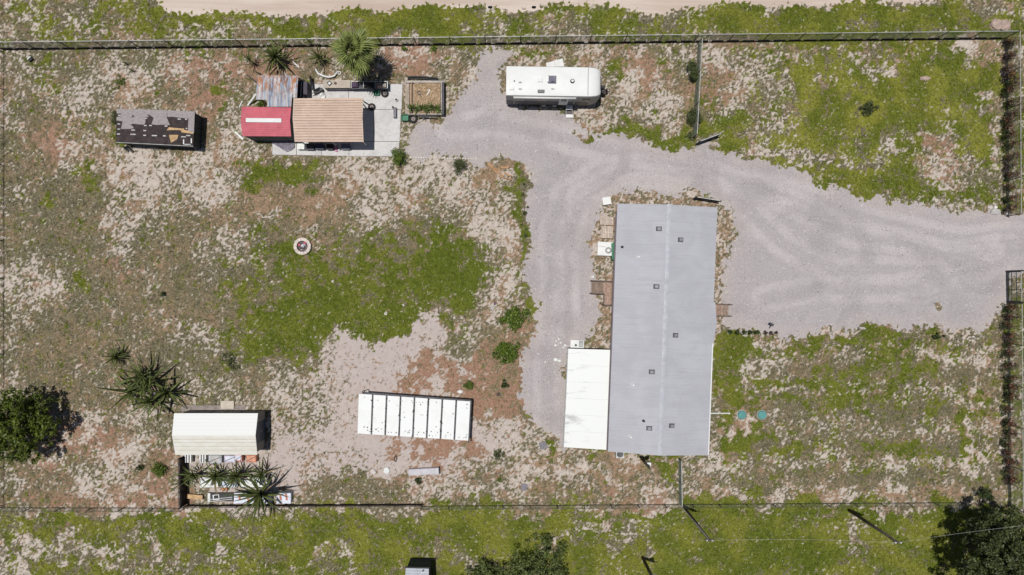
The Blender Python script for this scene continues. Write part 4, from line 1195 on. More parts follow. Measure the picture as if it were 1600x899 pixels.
# dark torn-roof shed (upper left)
Z = 1.6
q = [W(182.7, 170, Z), W(304.7, 174, Z), W(301.5, 228, Z), W(180.6, 222, Z)]
c = (q[0] + q[2]) / 2
ds = thing('shed', (c.x, c.y, 0), 'dark shed with torn grey shingles and bare black felt roof', 'shed')
FELT = M('black_felt', (.042, .031, .030), .85, .35, 3, 0, .55, (.10, .065, .05))
mb = MB().prism([(p.x, p.y) for p in q], Z - .10, Z); mb.build('roof_deck', FELT, ds)
ci = [c.lerp(p, .955) for p in q]
mb = MB().prism([(p.x, p.y) for p in ci], 0, Z - .101); mb.build('wall', SLATE, ds)
mb = MB()
e0, e1 = q[3], q[2]; mb.bar(e0 + Vector((0, -.03, -.03)), e1 + Vector((0, -.03, -.03)), .04, .07); mb.build('eave_trim', M('pale_trim', (.4, .4, .38), .6), ds)
for f in (.2, .4, .6, .8):
    p = ci[1].lerp(ci[2], f); MB().box((p.x + .02, p.y, .05), (.04, .05, 1.38)).build('wall_rib', DARKMET, ds)
def Z4(zx, zy): return W(170 + zx / 9.41, 155 + zy / 9.41, Z)
SHING = NT('torn_shingles')
nn = SHING.noise(5, 4, .7, .2, SHING.scaled(SHING.geo, (.7, 2, 1))); n3 = SHING.noise(22, 3, .7)
c_ = SHING.mix(SHING.ramp(nn, .3, .7), (.25, .225, .22), (.36, .325, .315)); c_ = SHING.mix(SHING.ramp(n3, .55, .75, 0, .5), c_, (.17, .15, .145))
SHING = SHING.fin(c_, .9, 0, .2)
def plate(pts, z0, th, nm, mat, parent):
    p = [Z4(*a) for a in pts]; return MB().prism([(v.x, v.y) for v in p], z0, z0 + th).build(nm, mat, parent)
plate([(120, 142), (480, 152), (860, 165), (852, 270), (900, 382), (780, 378), (700, 382), (628, 370), (662, 278), (600, 235), (562, 222), (590, 262), (515, 268), (540, 300), (540, 345), (522, 376), (440, 374), (360, 362), (316, 382), (350, 396), (372, 430), (290, 442), (180, 440), (205, 330), (115, 316), (115, 266), (186, 252), (178, 212), (120, 214)], Z + .003, .012, 'shingle_patch', SHING, ds)
plate([(862, 166), (1266, 182), (1252, 500), (1165, 468), (1172, 290), (930, 262), (862, 264)], Z + .003, .014, 'shingle_patch', SHING, ds)
plate([(340, 220), (382, 258), (350, 272), (316, 276), (352, 256)], Z + .016, .003, 'felt_tear', FELT, ds)
plate([(850, 460), (885, 415), (1000, 428), (1112, 436), (1108, 455), (1200, 470), (1250, 492), (1240, 514), (1070, 490), (1060, 458), (930, 456)], Z + .003, .010, 'bare_plywood', WOODN, ds)
plate([(884, 527), (1024, 528), (1005, 590), (915, 645)], Z + .003, .010, 'bare_plywood', WOODN, ds)
for (x, y, w) in ((150, 368, 40), (150, 443, 40), (145, 515, 45), (360, 457, 55), (358, 520, 75), (530, 464, 42), (530, 534, 40), (540, 390, 40), (615, 390, 40), (672, 538, 75), (820, 542, 45), (845, 398, 42), (1038, 296, 48), (1138, 298, 28), (1100, 556, 70), (1170, 538, 60), (1145, 434, 20), (545, 282, 40), (160, 240, 40), (1160, 668, 90)):
    plate([(x - w / 2, y - 9), (x + w / 2, y - 7), (x + w / 2, y + 9), (x - w / 2, y + 8)], Z + .017, .006, 'torn_tab', M('torn_tab_grey', (.46, .44, .42), .8, .2, 5, 0, .4), ds)
for (x, y) in ((1102, 630), (1215, 615)):
    plate([(x - 8, y - 35), (x + 8, y - 35), (x + 8, y + 35), (x - 8, y + 35)], Z + .017, .006, 'torn_tab', WHITE, ds)
mb = MB(); mb.tube([W(197, 228, .25), W(201, 232, .12), W(208, 238, .05)], .09, 6); mb.tube([W(193, 229, .25), W(196, 233, .1), W(201, 237, .05)], .07, 6)
p = W(200, 232); solo(mb, 'black_pipe', BLACK, (p.x, p.y, 0), 'two black pipes poking out under the torn roof shed', 'pipe')

# low white panel roof on the sandy lot
Z = 1.0
q = [W(560.7, 615.5, Z), W(734.8, 627.5, Z), W(731.5, 688.7, Z), W(558.7, 677.5, Z)]
c = (q[0] + q[2]) / 2
pr = thing('panel_roof', (c.x, c.y, 0), 'low flat roof of eight white panels with dark joints on bare sand', 'shelter')
t_ = NT('white_panel')
nn = t_.noise(11, 3, .6); n2 = t_.noise(1.5, 4)
PANM = t_.fin(t_.mix(t_.ramp(n2, .45, .75, 0, .35), (.72, .73, .71), (.60, .60, .555)), .5, 0, .3)
for i in range(8):
    a0, a1 = i / 8 + (.008 if i else 0), (i + 1) / 8 - (.008 if i < 7 else 0)
    v = [q[0].lerp(q[1], a0), q[0].lerp(q[1], a1), q[3].lerp(q[2], a1), q[3].lerp(q[2], a0)]
    MB().prism([(p.x, p.y) for p in v], Z - .04, Z + random.uniform(0, .012)).build('panel', PANM, pr)
for i in range(9):
    f = min(max(i / 8, .006), .994); a = q[0].lerp(q[1], f); b = q[3].lerp(q[2], f)
    dn = Vector((0, 0, -.09)); MB().bar(a + dn, b + dn, .12, .08).build('joist', DARKMET, pr)
ofs = Vector((.02, .09, -.10))
MB().bar(q[0] + Vector((.4, .05, -.09)), q[1] + Vector((.05, .05, -.09)), .13, .14).build('beam', DARKMET, pr)
MB().bar(q[3] + Vector((.1, .12, -.2)), q[2] + Vector((-.1, .12, -.2)), .1, .12).build('beam', DARKMET, pr)
MB().bar(q[1] + Vector((.05, .06, -.09)), q[2] + Vector((.03, -.22, -.09)), .1, .12).build('beam', DARKMET, pr)
for f in (.02, .34, .66, .98):
    for (a, b) in ((q[0], q[1]), (q[3], q[2])):
        p = a.lerp(b, f); p = p.lerp(c, .04); MB().box((p.x, p.y, -.02), (.1, .1, Z - .13)).build('post', DARKMET, pr)
def on(s, u, z): v = q[0].lerp(q[1], s).lerp(q[3].lerp(q[2], s), u); return (v.x, v.y, z)
mb = MB(); R2 = random.Random(5)
for k in range(75):
    s = R2.random(); u = R2.choice((R2.uniform(.06, .16), R2.uniform(.82, .95), R2.uniform(.05, .95), R2.uniform(.86, .95)))
    p = on(s, u, Z + .012); mb.box(p, (R2.uniform(.04, .10), R2.uniform(.04, .08), .015), R2.random() * 3, .6)
for i in range(1, 8):
    for k in range(7):
        p = on(i / 8 + R2.uniform(-.007, .007), R2.random(), Z - .03); mb.box(p, (R2.uniform(.04, .1), R2.uniform(.06, .16), .045), R2.random())
o = mb.build('fallen_leaf_scatter', M('dead_leaf_dark', (.05, .045, .04), .9), pr); o['kind'] = 'stuff'
mb = MB().tube([W(566, 615, .02), W(566, 612, .6), W(569, 610, .9)], .03, 6).tube([W(569, 610, .9), W(571, 614, .95)], .03, 6)
p = W(566, 613); solo(mb, 'bent_bracket', DARKMET, (p.x, p.y, 0), 'thin bent dark bracket at a corner of the white panel roof', 'bracket')

# grey beam and oddments on the sandy lot
c = W(662, 737.5, .35)
bm = thing('storage_trough', (c.x, c.y, 0), 'long pale grey trough lying on the sandy lot', 'trough')
MB().box((c.x, c.y, 0), (2.36, .5, .33), .055).build('body', M('pale_grey_trough', (.42, .40, .43), .7, .1), bm)
MB().box((c.x, c.y, .331), (2.30, .42, .02), .055).build('lid', M('pale_grey_lid', (.50, .48, .50), .7, .1), bm)
MB().box((c.x + 1.19, c.y + .07, 0), (.05, .54, .36), .055).build('end_cap', DARKMET, bm)
c = W(618, 717, .05); solo(MB().torus((c.x, c.y, .05), .13, .035, 16, 6, Matrix.Diagonal((.8, 1.6, 1))), 'metal_hoop', DARKMET, (c.x, c.y, 0), 'small dark oval hoop lying on the sandy lot', 'hoop')
def rock(px, py, r, h, mat, label, name='rock', group=None, seed=0, sx=1.0, cat='rock'):
    R = random.Random(seed); c = W(px, py, h * .5); mb = MB(); n, m = 10, 5; V = []
    for j in range(m):
        f = j / (m - 1)
        for i in range(n):
            a = 2 * pi * i / n; rr = r / S * cos(f * pi / 2 * .93) ** .6 * R.uniform(.8, 1.12)
            V.append((c.x + rr * cos(a) * sx, c.y + rr * sin(a), h * sin(f * pi / 2) * R.uniform(.9, 1.05) - .02 * (j == 0)))
    F = [(j * n + i, j * n + (i + 1) % n, (j + 1) * n + (i + 1) % n, (j + 1) * n + i) for j in range(m - 1) for i in range(n)] + [tuple(range((m - 1) * n, m * n))]
    return solo(mb.add(V, F), name, mat, (c.x, c.y, 0), label, cat, group)
STONE = M('pale_stone', (.58, .53, .49), .9, .2, 4, 0, .3, (.3, .25, .2))
MOUND = M('sandy_stone', (.40, .30, .25), .95, .2, 3, 0, .3, (.25, .17, .13), .4)
rock(583, 737.5, 5, .2, STONE, 'rounded pale rock with a dark base beside white rock on the sandy lot', seed=1)
rock(604, 735.5, 6, .22, WHITE, 'bright white broken rock lying near the grey trough', seed=2)
rock(1558, 38, 10, .35, MOUND, 'tall brown boulder of a pair beyond the fence corner', seed=3)
rock(1570, 39, 9, .3, MOUND, 'rounder brown boulder of a pair beyond the fence corner', seed=4, sx=1.2)
rock(1548, 324, 4, .15, STONE, 'small pale stone block near the gravel entrance', seed=5)
rock(1556, 331, 6, .2, GREYC, 'long grey stone beside the gravel entrance', seed=6, sx=1.4)
rock(1556, 324, 3, .12, WHITE, 'tiny white block beside the long grey stone', seed=7)
rock(1574, 333, 4, .2, STONE, 'pale round stone at the fence end by the entrance', seed=8)
rock(1446, 122.5, 4, .2, MOUND, 'short brown log lying in the green field', name='log', seed=9, sx=2.4, cat='log')
rock(719, 612.5, 3, .1, WHITE, 'white pebble beside the white panel roof on brown litter', seed=10, sx=1.5)
for k, (px, py, r) in enumerate(((869, 533, 2.5), (873, 530, 2.5), (868, 540, 3), (876, 536, 2.5), (880, 543, 2.5), (883, 540, 3.5), (868, 562, 5), (874, 564, 4), (841, 553, 2), (852, 566, 2.5))):
    rock(px, py, r * .62, .08, WHITE, 'scrap of white rubble scattered on the gravel near patio roof', 'rubble_scrap', 'white rubble scraps on the gravel', 20 + k, 1.2, 'rubble')
for k, (px, py, r) in enumerate(((460, 575, 3), (603, 490, 5), (630, 477, 3.5), (631, 525, 2), (520, 440, 3.5), (386, 437, 4))):
    rock(px, py, r * .6, .04, STONE, 'pale flat stone lying in the round green lawn', 'lawn_stone', 'pale stones in the lawn', 40 + k, 1.1, 'stone')
SLABG = M('grey_slab', (.20, .19, .21), .9, .15, 4, 0, .2)
for (px, py, s, a, lb) in ((849, 696, .58, .3, 'grey square slab at the edge of the gravel by green tuft'), (819, 761, .5, -.1, 'grey square slab on dry litter near the back fence')):
    c = W(px, py); solo(MB().box((c.x, c.y, 0), (s, s, .05), a, .96), 'paving_slab', SLABG, (c.x, c.y, 0), lb, 'slab')
c = W(778.5, 616.5, .1); solo(MB().cyl((c.x, c.y, 0), .13, .12, 14, .15).cyl((c.x, c.y, .121), .11, .01, 14), 'plant_pot', M('dark_brown_pot', (.06, .04, .035), .7), (c.x, c.y, 0), 'round dark brown pot sunk in the reddish litter', 'pot')

# ------------------------------------------------------------------ fire pit
c = W(472, 385, .3)
fp = thing('fire_pit', (c.x, c.y, 0), 'round fire pit ring of pale blocks', 'fire pit')
RING = M('pit_block', (.62, .54, .48), .9, .12, 4, 0, .2, (.3, .24, .2), per_obj=.1)
for i in range(14):
    a0, a1 = 2 * pi * i / 14 + .01, 2 * pi * (i + 1) / 14 - .01; h = .3 + random.uniform(-.01, .01)
    P4 = [(c.x + r * cos(a), c.y + r * sin(a)) for r, a in ((.44, a0), (.66, a0), (.675, (a0 + a1) / 2), (.66, a1), (.44, a1))]
    MB().prism(P4, 0, h).build('block', RING, fp)
MB().cyl((c.x, c.y, 0), .435, .06, 20).build('ash_bed', M('ash', (.12, .09, .10), .95, .5, 6, 0, .5, (.4, .36, .38)), fp)
for k, (dx, dy, rz, L, m, lb) in enumerate(((-.1, -.15, .1, .5, BARK, 'charred stick in the fire pit, farthest from the red cups'), (.12, -.08, 1.5, .36, BARK, 'short black stick lying across ash in the fire pit'))):
    X, Y = rot2(L / 2, 0, rz)
    solo(MB().tube([(c.x + dx - X, c.y + dy - Y, .10), (c.x + dx + X, c.y + dy + Y, .15)], .035, 7), 'charred_stick', m, (c.x + dx, c.y + dy, .06), lb, 'stick')
REDP = M('red_plastic', (.42, .02, .05), .45, .2, 4, 0, .1)
for (dx, dy, lb) in ((.18, .25, 'red cup lying in the fire pit touching its ring'), (-.26, .12, 'dark red cup near the charred stick in the fire pit')):
    solo(MB().cyl((c.x + dx, c.y + dy, .065), .07, .15, 12, .09), 'red_cup', REDP, (c.x + dx, c.y + dy, .065), lb, 'cup')
mb = MB()
for (dx, dy, s, a) in ((-.04, .08, .28, .4), (.13, .07, .2, 1.2), (.02, .0, .18, 2.0), (-.1, -.26, .14, .2)):
    mb.box((c.x + dx, c.y + dy, .07), (s, s * .7, .1), a, .5)
solo(mb, 'crumpled_paper', M('pale_paper', (.62, .62, .68), .8, .15), (c.x, c.y, .065), 'crumpled pale paper in the middle of the fire pit', 'paper')

# ------------------------------------------------------------------ septic lids, pipe
TEAL = M('teal_plastic', (.085, .255, .235), .5, .15, 4, 0, .15, (.3, .3, .25))
for (px, lb) in ((1160, 'teal round tank lid on a mound, nearer the white pipe'), (1191.5, 'teal round tank lid farther from the white pipe')):
    c = W(px, 649, .15); t = thing('tank_lid', (c.x, c.y, 0), lb, 'lid')
    MB().cyl((c.x, c.y, 0), .40, .06, 20, .36).build('rim', GREYC, t)
    cv = MB().cyl((c.x, c.y, .061), .35, .08, 20, .30).build('cover', TEAL, t)
    for k in range(6):
        a = k * pi / 3; MB().bar((c.x + .08 * cos(a), c.y + .08 * sin(a), .146), (c.x + .27 * cos(a), c.y + .27 * sin(a), .146), .03, .015).build('rib', TEAL, cv)
a = W(1100, 646, .08); b = W(1139, 646, .08)
solo(MB().tube([a, b], .05, 8).cyl((b.x, b.y, 0), .07, .16, 8), 'drain_pipe', WHITE, (b.x, b.y, 0), 'thin white drain pipe from house toward the teal lids', 'pipe')

# ------------------------------------------------------------------ concrete slab
pad = MB(); p = W(530, 190)
CONC = NT('pale_concrete')
nn = CONC.noise(.7, 6, .7, .5); n3 = CONC.noise(12, 4, .7)
c_ = CONC.mix(CONC.ramp(nn, .3, .7), (.46, .445, .43), (.64, .625, .605)); c_ = CONC.mix(CONC.ramp(nn, .55, .68, 0, .7), c_, (.33, .29, .26)); c_ = CONC.mix(CONC.ramp(n3, .52, .7, 0, .5), c_, (.28, .25, .22))
CONC = CONC.fin(c_, .85, 0, .2)
slab = MB().prism([tuple(W(*a).to_2d()) for a in ((425.5, 219), (425.5, 242.5), (609, 245.5), (623, 245), (627, 186), (630, 131), (477, 131), (478, 160), (455, 170))], -.02, .03).build('concrete_pad', M('slab_joint', (.20, .17, .15), .9), None, (0, 0, 0))
tag(slab, 'pale concrete pad under the carport', None, None, 'structure')
for (x0, y0, x1, y1, x2, y2, x3, y3) in ((426, 222, 463, 222, 463, 242.4, 426, 242), (464, 222, 502, 222, 502, 243.2, 464, 242.6), (503, 222, 545, 222, 545, 244, 503, 243.4), (546, 222, 624, 222, 622.5, 244.6, 546, 244.2),
                                         (585, 172, 626.5, 172, 624.5, 221, 585, 221), (526, 172, 584, 172, 584, 221, 526, 221), (464, 172, 525, 172, 525, 221, 464, 221), (479, 132, 544, 132, 544, 171, 479, 171), (545, 132, 629, 132, 627.5, 171, 545, 171)):
    MB().prism([tuple(W(a, b).to_2d()) for a, b in ((x0, y0), (x1, y1), (x2, y2), (x3, y3))], .031, .045).build('slab', CONC, slab)
# row of small edging blocks from the slab to the round shrub
a = W(640, 246.5); b = W(746, 249)
ed = thing('edging_row', (a.x, a.y, 0), 'row of small white edging blocks between carport slab and round shrub', 'edging')
for i in range(26):
    p = a.lerp(b, (i + .5) / 26); MB().box((p.x, p.y + random.uniform(-.02, .02), 0), (.15, .12, .08), random.uniform(-.15, .15), .9).build('block', STONE, ed)

# ------------------------------------------------------------------ yard gear on the slab
def tyre(px, py, r, label, z=0.0, flat=True, rim=True):
    c = W(px, py, .2); t = thing('wheel', (c.x, c.y, z), label, 'wheel')
    MB().torus((c.x, c.y, z + .09), r * .72, r * .27, 22, 8).build('tyre', RUBBER, t, smooth=True)
    rm_ = MB().cyl((c.x, c.y, z + .05), r * .5, .06, 16).build('rim', M('old_rim', (.18, .15, .14), .6, .2, 4, .4), t)
    MB().cyl((c.x, c.y, z + .111), r * .16, .05, 10).build('hub', DARKMET, rm_)
    return t
tyre(601, 146, .30, 'black tyre lying on concrete at the dark trolley end', .046)
tyre(645.5, 185.5, .34, 'black tyre lying against the planter trailer on gravel', .006)
w_ = tyre(580.5, 167, .30, 'black wheel at the end of a bar poking from the carport', .046)
a = W(566, 157, .5); b = W(577, 164, .25)
MB().tube([a, b], .04, 6).build('axle_bar', DARKMET, w_)
# workbench
c = W(526, 131.5, .85); wb = thing('workbench', (c.x, c.y, 0), 'long beige workbench on the concrete between palm and carport', 'workbench')
BEIGE = M('beige_board', (.46, .40, .33), .8, .12, 3, 0, .2)
for k in range(4):
    MB().box((c.x, c.y - .225 + .15 * k, .81), (2.08, .142, .04)).build('plank', BEIGE, wb)
for sx_ in (-1, 1):
    for sy_ in (-1, 1): MB().box((c.x + sx_ * .95, c.y + sy_ * .22, .04), (.08, .08, .768)).build('leg', WOOD, wb)
MB().box((c.x, c.y - .26, .62), (1.9, .04, .16)).build('apron', WOOD, wb)
p = W(514.5, 130, .95); t = thing('tool_box', (p.x, p.y, .85), 'dark open tool box with pale lid on the beige workbench', 'tool box')
MB().box((p.x, p.y, .851), (.3, .3, .1), .7).build('case', DARKMET, t); MB().box((p.x + .02, p.y - .02, .952), (.16, .16, .02), .7).build('tray', WHITE, t)
p = W(523.5, 130, .95); solo(MB().cyl((p.x, p.y, .851), .10, .1, 10).cyl((p.x, p.y, .952), .06, .05, 10), 'paint_can', M('brown_can', (.10, .06, .05), .5), (p.x, p.y, .85), 'small brown can on the beige workbench', 'can')
# dark trolley
c = W(577, 133, .7); tr = thing('trolley', (c.x, c.y, 0), 'long dark steel trolley of scrap under the palm shade', 'trolley')
MB().box((c.x, c.y, .45), (2.9, .55, .04)).build('deck', DARKMET, tr)
for dy in (-.27, .27): MB().bar((c.x - 1.45, c.y + dy, .68), (c.x + 1.45, c.y + dy, .68), .05).build('side_rail', GALV if dy > 0 else DARKMET, tr)
for dx in (-1.4, -.45, .45, 1.4): MB().bar((c.x + dx, c.y - .27, .68), (c.x + dx, c.y + .27, .68), .05).build('cross_rail', GALV, tr)
for dx in (-1.2, 1.2):
    for dy in (-.24, .24):
        o = MB().cyl((0, 0, 0), .12, .06, 14).build('wheel', RUBBER, tr); o.location = (c.x + dx - tr.location.x, c.y + dy - .03 - tr.location.y, .165); o.rotation_euler.x = -pi / 2
for (dx, dy, sx_, sy_, h, m, nm, lb) in ((-1.1, .02, .5, .4, .3, M('plum_bag', (.09, .06, .10), .8), 'bag', 'plum coloured bag on the dark trolley next to the workbench'), (-.1, 0, .6, .4, .35, BLACK, 'motor_block', 'black motor block in the middle of the dark trolley'), (.75, 0, .45, .38, .3, WOOD, 'box', 'brown box on dark trolley near its tyre end'), (1.15, -.05, .3, .3, .34, M('cream_box', (.55, .48, .40), .7), 'carton', 'cream carton at the end of the dark trolley')):
    mb = MB().box((c.x + dx, c.y + dy, .491), (sx_, sy_, h * .8), .1, .92); mb.box((c.x + dx, c.y + dy, .492 + h * .8), (sx_ * .7, sy_ * .75, h * .2), .1, .7)
    solo(mb, nm, m, (c.x + dx, c.y + dy, .49), lb, nm.replace('_', ' '))
c = W(588, 145, .3); t = thing('green_crate', (c.x, c.y, .046), 'green plastic crate on concrete beside the tyre', 'crate')
for (dx, dy, w, d) in ((-.2, 0, .03, .36), (.2, 0, .03, .36), (0, -.17, .37, .03), (0, .17, .37, .03)): MB().box((c.x + dx, c.y + dy, .046), (w, d, .28)).build('side', GREENP, t)
MB().box((c.x, c.y, .047), (.36, .30, .03)).build('base', GREENP, t)
# black machine, hose and white bag left of the bench
mb = MB(); pts = [W(485, 120, .4), W(486, 130, .5), W(487, 139, .5), W(493, 141, .4), W(500, 138, .45)]
solo(mb.tube(pts, .09, 7), 'black_hose', BLACK, (pts[2].x, pts[2].y, 0), 'thick bent black hose beside the lean-to on the concrete', 'hose', smooth=True)
c = W(496, 142, .5); t = thing('garden_machine', (c.x, c.y, .046), 'small black garden machine with handle beside the white bag', 'machine')
MB().box((c.x, c.y, .16), (.75, .28, .2), .25, .8).build('body', BLACK, t); MB().box((c.x + .25, c.y + .12, .362), (.25, .25, .14), .25, .8).build('engine', DARKMET, t)
MB().tube([(c.x - .3, c.y - .1, .3), (c.x - .55, c.y - .25, .6), (c.x - .2, c.y - .2, .66)], .03, 6).build('handle', BLACK, t)
for dx in (-.25, .25):
    o = MB().cyl((0, 0, 0), .12, .07, 12).build('wheel', RUBBER, t); o.location = (dx, -.2, .12); o.rotation_euler.x = pi / 2
c = W(503, 146, .3); mb = MB()
for k in range(5): mb.cyl((c.x + random.uniform(-.1, .1), c.y + random.uniform(-.22, .15), .046 + .06 * k), .26 - .04 * k, .1, 9, .2 - .035 * k)
solo(mb, 'white_bag', WHITE, (c.x, c.y, .046), 'crumpled white bag on the concrete between machine and carport', 'bag')
c = W(473, 141, .5); t = thing('black_cabinet', (c.x, c.y, 0), 'black open cabinet between rusty lean-to and concrete edge', 'cabinet')
MB().box((c.x - .1, c.y, 0), (.5, 1.5, .8)).build('case', BLACK, t); MB().box((c.x + .32, c.y + .05, 0), (.3, 1.0, .9)).build('side_case', M('plum_case', (.05, .04, .06), .6), t)
MB().bar((c.x - .05, c.y - .6, .83), (c.x + .02, c.y + .55, .83), .05).build('bar', GALV, t)
# under / in front of the carport
c = W(446, 229, .2); mb = MB()
pl = [W(425, 224), W(461, 224), W(461, 231), W(455, 236), W(449, 238), W(443, 235), (W(436, 230))]
n = len(pl); V = [(p.x, p.y, .06 + .05 * ((i * 7) % 3)) for i, p in enumerate(pl)] + [(c.x, c.y, .16), (c.x - .5, c.y + .1, .1), (c.x + .45, c.y + .1, .2)]
mb.add(V, [(i, (i + 1) % n, n) for i in range(n)])
o = solo(mb, 'tarp', M('grey_purple_tarp', (.17, .155, .185), .6, .35, 5, 0, .3, (.3, .28, .3), .6), (c.x, c.y, .045), 'crumpled grey purple tarp on the slab below red shed', 'tarp')
o.modifiers.new('thick', 'SOLIDIFY').thickness = .02
for (px, py, w, d, h, m, nm, lb) in ((470, 229, .5, .4, .5, GALV, 'metal_can', 'grey metal can under the carport eave next to the tarp'), (484, 229.5, .6, .45, .4, DARKMET, 'storage_tote', 'dark tote under carport eave beside the metal can'), (499, 229, .6, .4, .5, M('navy_tote', (.03, .035, .07), .5), 'storage_tote', 'navy tote under the carport eave at a slab joint'),
                                     (515, 229.5, .45, .4, .45, BLACK, 'black_tub', 'black tub under the carport eave beside pink toys'), (540, 229.5, .6, .4, .4, M('blue_grey_box', (.10, .11, .15), .5), 'storage_tote', 'blue grey tote under the carport eave past pink toys')):
    c = W(px, py, h); t = thing(nm, (c.x, c.y, .045), lb, nm.replace('_', ' '))
    MB().box((c.x, c.y, .045), (w, d, h * .85), 0, 1.05).build('body', m, t); MB().box((c.x, c.y, .046 + h * .85), (w * 1.1, d * 1.1, .05)).build('lid', m, t)
PINK = M('pink_plastic', (.55, .18, .32), .5, .2, 4)
for k, (px, py) in enumerate(((522, 233), (526, 231), (529, 234), (525, 236))):
    c = W(px, py, .15); mb = MB().cyl((c.x, c.y, .046), .09, .1, 9, .06); mb.box((c.x + .06, c.y, .146), (.14, .08, .05), k)
    solo(mb, 'toy', PINK if k != 2 else WHITE, (c.x, c.y, .045), ('small pink toy at the carport slab edge, one of a few' if k != 2 else 'small white toy among pink toys at the slab edge'), 'toy', 'pink toys on the slab' if k != 2 else None)
c = W(617, 176, .3); solo(MB().box((c.x, c.y, .046), (.22, .8, .3)).box((c.x, c.y, .347), (.2, .76, .02)), 'grey_bench', SLABG, (c.x, c.y, .045), 'narrow grey bench on concrete beside the planter trailer', 'bench')
for (px, py, r, m, lb) in ((619, 156, .1, WHITE, 'white round bucket on the concrete beside planter trailer'), (614, 168, .08, WOOD, 'small brown bucket near the grey bench')):
    c = W(px, py, .2); t = thing('bucket', (c.x, c.y, .045), lb, 'bucket')
    pl_ = MB().cyl((c.x, c.y, .046), r, .2, 12, r * 1.2).build('pail', m, t); MB().cyl((c.x, c.y, .247), r * .95, .005, 12).build('contents', BLACK, pl_)

# planter trailer
c = W(664, 153.5, .55); tw, td = 2.55, 2.5
pt = thing('planter_trailer', (c.x, c.y, 0), 'wooden sided trailer filled with tan straw and a row of green plants', 'trailer')
PALE = M('pale_grey_board', (.42, .38, .34), .85, .2, 4, 0, .3)
MB().box((c.x, c.y, .25), (tw, td, .06)).build('bed', WOOD, pt)
MB().box((c.x, c.y + td / 2, .25), (tw + .5, .16, .36)).build('side_board', PALE, pt)
MB().box((c.x, c.y - td / 2, .25), (tw + .1, .07, .36)).build('side_board', PALE, pt)
MB().box((c.x + tw / 2, c.y, .25), (.07, td - .2, .36)).build('side_board', PALE, pt)
MB().box((c.x - tw / 2 + .22, c.y, .25), (.05, td - .2, .36)).build('side_board', WOODN, pt)
MB().box((c.x - tw / 2 - .12, c.y, .25), (.3, td - .1, .2)).build('side_box', M('dirt_box', (.36, .30, .24), .9, .3, 5), pt)
MB().bar((c.x + tw / 2 + .14, c.y + td / 2 - .05, .5), (c.x + tw / 2 + .14, c.y - td / 2 - .05, .5), .12, .5).build('tailgate', DARKMET, pt)
for dy in (-td / 2 - .16,):
    for dx in (-.3,):
        o = MB().cyl((0, 0, 0), .3, .16, 18).build('wheel', RUBBER, pt); o.location = (dx + .8, dy + .16, .3); o.rotation_euler.x = pi / 2
MB().bar((c.x - .6, c.y - td / 2 - .14, .55), (c.x + .9, c.y - td / 2 - .2, .55), .1, .05).build('fender', BLACK, pt)
SX, SY = c.x + .12, c.y
mb = MB(); g = 14; V = []; F = []
for j in range(g + 1):
    for i in range(g + 1):
        V.append((SX - tw / 2 + .3 + (tw - .5) * i / g, SY - td / 2 + .06 + (td - .16) * j / g, .50 + random.uniform(-.04, .06)))
for j in range(g):
    for i in range(g): F.append((j * (g + 1) + i, j * (g + 1) + i + 1, (j + 1) * (g + 1) + i + 1, (j + 1) * (g + 1) + i))
mb.add(V, F); mb.build('straw_fill', M('straw', (.42, .29, .17), .95, .3, 7, 0, .5, (.20, .12, .07), .6), pt)
n = 1100
sx_ = SX + rng.uniform(-tw / 2 + .32, tw / 2 - .22, n); sy_ = SY + rng.uniform(-td / 2 + .1, td / 2 - .12, n); an = rng.uniform(0, pi, n); L = rng.uniform(.08, .25, n)
V = np.zeros((n, 4, 3))
for i, (a, b) in enumerate(((-1, -1), (1, -1), (1, 1), (-1, 1))):
    V[:, i, 0] = sx_ + np.cos(an) * L * a * .5 - np.sin(an) * .012 * b - pt.location.x; V[:, i, 1] = sy_ + np.sin(an) * L * a * .5 + np.cos(an) * .012 * b - pt.location.y; V[:, i, 2] = .56 + rng.uniform(0, .05, n) * 1
o = np_mesh('straw_stalks', V.reshape(-1, 3), np.arange(n * 4).reshape(-1, 4), 4, leaf_mat('straw_leaf', (.26, .16, .09), (.62, .47, .30))); o.parent = pt; o['kind'] = 'stuff'
for k in range(6):
    spiky(643 + 8 * k, 168 + (k % 2) * 2, 10, .25, 16, 'short leafy green plant in the row growing in planter trailer', 'row_plant', SM2, None, 'row of plants in the planter trailer', .5, 1.7, 'plant')
p = W(655, 145, .62); solo(MB().torus((p.x, p.y, .60), .13, .03, 14, 6).box((p.x + .1, p.y - .2, .57), (.06, .3, .04), .3), 'hand_tool', DARKMET, (p.x, p.y, .56), 'dark looped hand tool lying on the straw of trailer', 'tool')
p = W(670, 145, .62); solo(MB().bar(W(667, 149, .62), W(672, 141, .63), .06, .03).bar(W(672, 141, .63), W(668.5, 141, .63), .06, .03), 'white_tool', WHITE, (p.x, p.y, .57), 'hooked white tool lying on the straw of trailer', 'tool')
mb = MB(); pts = [W(637, 121, .1), W(645, 120, .15), W(665, 120.5, .15), W(684, 123, .1)]
for dy in (0, .13): mb.tube([p + Vector((0, -dy, 0)) for p in pts], .055, 7)
solo(mb, 'black_hose', BLACK, (pts[1].x, pts[1].y, 0), 'pair of black pipes lying on litter behind the planter trailer', 'pipe')
c = W(632.5, 184, .35); t = thing('green_cart', (c.x, c.y, 0), 'small green mesh cart beside tyre and planter trailer', 'cart')
MB().box((c.x, c.y, .18), (.5, .42, .03)).build('deck', GREENP, t)
for (dx, dy, w, d) in ((-.26, 0, .03, .45), (.26, 0, .03, .45), (0, -.22, .49, .03), (0, .22, .49, .03)): MB().box((c.x + dx, c.y + dy, .211), (w, d, .18)).build('side', GREENP, t)
